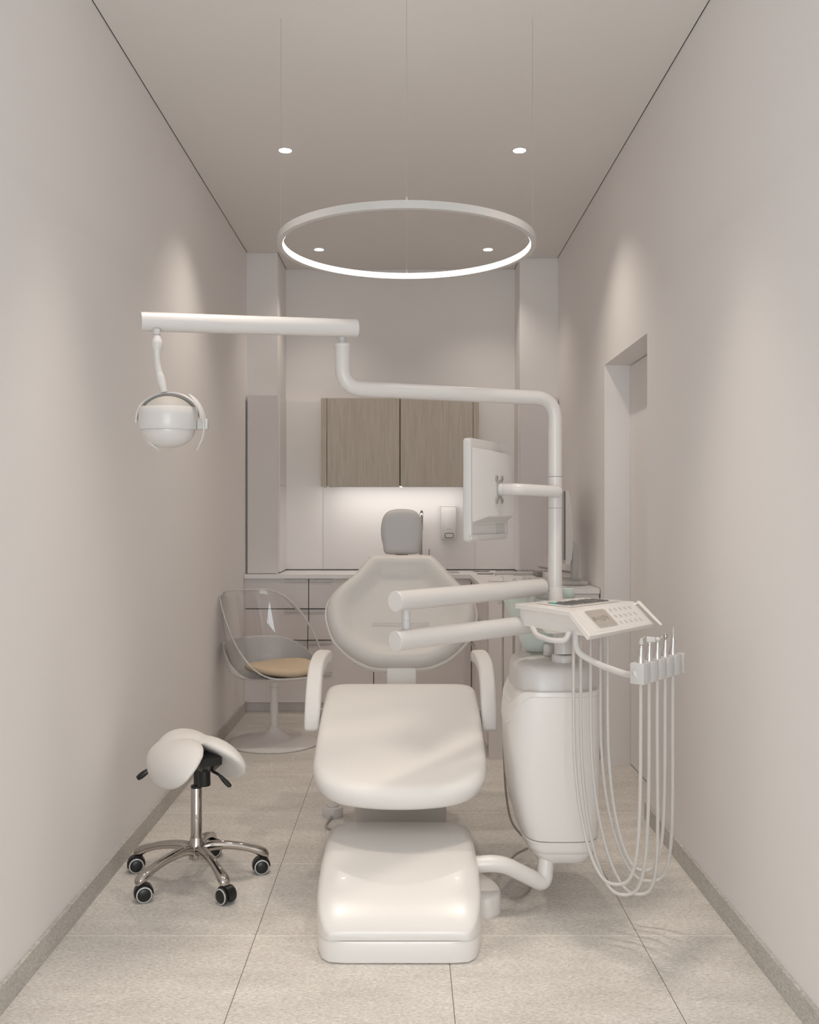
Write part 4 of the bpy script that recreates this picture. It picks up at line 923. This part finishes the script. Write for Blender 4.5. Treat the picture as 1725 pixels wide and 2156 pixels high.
# ================================================================== SADDLE STOOL
SC0 = Vector((-0.737, 3.354, 0))
t = thing('saddle_stool', 'white saddle stool on chrome five-star base with black castors', 'stool', SC0)
b = B(); lathe(b, [(0.0192, 0.13), (0.0192, 0.322), (0.018, 0.324)], SC0, seg=36); obj('gas_column', b, 'chrome', t)
b = B(); lathe(b, [(0.0195, 0.322), (0.0195, 0.330), (0.012, 0.332), (0.0095, 0.333), (0.0095, 0.40)], SC0, seg=28); obj('column_cap', b, 'black', t)
b = B(); lathe(b, [(0.012, 0.070), (0.026, 0.075), (0.030, 0.100), (0.028, 0.125), (0.0205, 0.150)], SC0, seg=36); obj('hub', b, 'chrome', t)
angs = [math.radians(a) for a in (-53, 19, 91, 163, 235)]
angs = [math.radians(234+72*k-1.5) for k in range(5)]
first = None
for k, a in enumerate(angs):
    dr = Vector((math.cos(a), math.sin(a), 0)); sd = Vector((-dr.y, dr.x, 0))
    st_ = [(0.012, 0.104, 0.017, 0.020), (0.05, 0.114, 0.016, 0.017), (0.10, 0.112, 0.0155, 0.015), (0.15, 0.103, 0.0155, 0.014), (0.19, 0.091, 0.016, 0.014), (0.215, 0.081, 0.018, 0.017), (0.235, 0.072, 0.0185, 0.018), (0.248, 0.066, 0.015, 0.014), (0.253, 0.062, 0.006, 0.006)]
    ctr = spline([(r, z, 0) for r, z, _, _ in st_], 4); rad = spline([(x, y, 0) for _, _, x, y in st_], 4)
    b = B(); rings = []
    for cpt, rd in zip(ctr, rad):
        rings.append([SC0+dr*cpt.x+Vector((0, 0, cpt.y))+sd*math.copysign(abs(math.cos(u))**0.8, math.cos(u))*rd.x+Vector((0, 0, math.copysign(abs(math.sin(u))**0.8, math.sin(u))*rd.y)) for u in [2*PI*j/20 for j in range(20)]])
    loft(b, rings); obj('leg', b, 'chrome', t, 60)
    c0 = SC0+dr*0.236; wa = a+[2.2, 0.5, 1.2, 2.0, 0.6][k]; 
    wd = Vector((math.cos(wa), math.sin(wa), 0)); ax_ = Vector((-wd.y, wd.x, 0))
    if ax_.y > 0: ax_ = -ax_
    # turn the wheel axis towards the viewer as in the photo
    ax_ = Vector((0.45*[-1, 1, 1, -1, 1][k], -1, 0)).normalized(); ax_ = {0: Vector((0.35, -0.94, 0)), 1: Vector((-0.62, -0.78, 0)), 2: Vector((0.25, -0.97, 0)), 3: Vector((0.1, -1, 0)), 4: Vector((0.3, -0.95, 0))}[k]
    wd = Vector((-ax_.y, ax_.x, 0)); 
    if k in (1,): wd = -wd
    wc = Vector((c0.x, c0.y, 0.0275))+wd*0.010*(-1 if k in (0, 3) else 1)*-1
    b = B(); lathe(b, [(0.008, 0.046), (0.013, 0.047), (0.013, 0.062), (0.008, 0.063)], (c0.x, c0.y, 0))
    # hood over the wheels
    hood = []
    for j in range(13):
        u = math.radians(200-j*17); hood.append((math.cos(u), math.sin(u)))
    r1 = []; 
    for sgn in (-0.013, 0.013):
        r1.append([wc+wd*cu*0.032+Vector((0, 0, max(-0.02, su*0.032)))+ax_*sgn for cu, su in hood])
    loft(b, r1)
    ca = obj('castor', b, 'black', t)
    for sg in (-1, 1):
        b = B(); lathe(b, [(0.0165, 0.011), (0.0265, 0.0115), (0.0275, 0.015), (0.0275, 0.022), (0.025, 0.0245), (0.0230, 0.0245)], wc, ax_*sg, 32, True, True); obj('wheel', b, 'black', ca)
        b = B(); lathe(b, [(0.0215, 0.0215), (0.0258, 0.0235), (0.0258, 0.0255), (0.0222, 0.0265), (0.0212, 0.0245)], wc, ax_*sg, 32); obj('tread', b, 'lgrey', ca)
        b = B(); lathe(b, [(0.0215, 0.021), (0.0215, 0.027), (0.018, 0.0297), (0.004, 0.0302)], wc, ax_*sg, 32); obj('wheel_cap', b, 'black', ca)
# mechanism
rr = Vector((0.60, -0.80, 0)); ss = Vector((0.80, 0.60, 0))
mc = SC0+Vector((0.014, -0.005, 0))
b = B(); lathe(b, [(0.022, 0.334), (0.023, 0.338), (0.022, 0.40), (0.020, 0.402)], mc+Vector((0.016, -0.012, 0)), seg=28)
loft(b, [[mc+rr*x*k+ss*y*k+Vector((0, 0, z)) for x, y in ((0.10, 0.035), (-0.08, 0.045), (-0.08, -0.045), (0.10, -0.035))] for z, k in ((0.395, 0.7), (0.42, 1.0), (0.445, 1.0))]); obj('tilt_mechanism', b, 'black', t)
def lever(name, p0, p1, p2, w):
    b = B(); tube(b, [p0, p1], 0.004, 10)
    for j in range(7): c_ = p0+(p1-p0)*(0.45+0.08*j); lathe(b, [(0.004, -0.0015), (0.0065, 0), (0.004, 0.0015)], c_, (p1-p0), 14)
    tube(b, spline([p1, p1+(p2-p1)*0.4, p1+(p2-p1)*0.8, p2], 4), lambda q_: 0.5+0.6*math.sin(min(1, q_*1.1)*PI*0.75), sec=rrect(w, w*0.6, w*0.5), rnd=0.004); obj(name, b, 'black', t, 60)
lever('tilt_lever', P(436, 1617, 3.30), P(461, 1631, 3.29), P(484, 1655, 3.27), 0.009)
lever('height_lever', P(360, 1606, 3.36), P(318, 1618, 3.40), P(292, 1637, 3.40), 0.0165)
# seat: bent pads fused by remesh
RB = 0.118; so_ = SC0+Vector((-0.006, 0.0, 0)); ZS = 0.482
tilt = Matrix.Rotation(math.radians(-4), 3, ss)
def sad(a, r_, tt):
    th_ = a/RB; lat = (RB+tt)*math.sin(th_); dz = (RB+tt)*math.cos(th_)-RB
    dz += -0.9*(max(0, r_-0.02))**2*2.0*0.5+0.10*max(0, -r_-0.06)
    return so_+tilt @ (ss*lat+rr*r_+Vector((0, 0, dz)))+Vector((0, 0, ZS))
b = B()
def blob(ac, bc__, ra, rb, rt, rot=0.0):
    t_ = bmesh.new(); bmesh.ops.create_uvsphere(t_, u_segments=40, v_segments=24, radius=1)
    for v in t_.verts:
        x, y, z = v.co; cr, sr = math.cos(rot), math.sin(rot)
        x_, y_ = x*ra, y*rb; v.co = sad(ac+x_*cr-y_*sr, bc__+x_*sr+y_*cr, z*rt)
    merge(b, t_)
blob(-0.106, 0.008, 0.104, 0.175, 0.030, -0.08); blob(0.106, 0.008, 0.104, 0.175, 0.030, 0.08); blob(0, -0.075, 0.12, 0.095, 0.030)
st_o = obj('saddle_seat', b, 'leather', t, 180)
md = st_o.modifiers.new('fuse', 'REMESH'); md.mode = 'VOXEL'; md.voxel_size = 0.0045; md.use_smooth_shade = True
md = st_o.modifiers.new('soften', 'SMOOTH'); md.factor = 0.6; md.iterations = 14
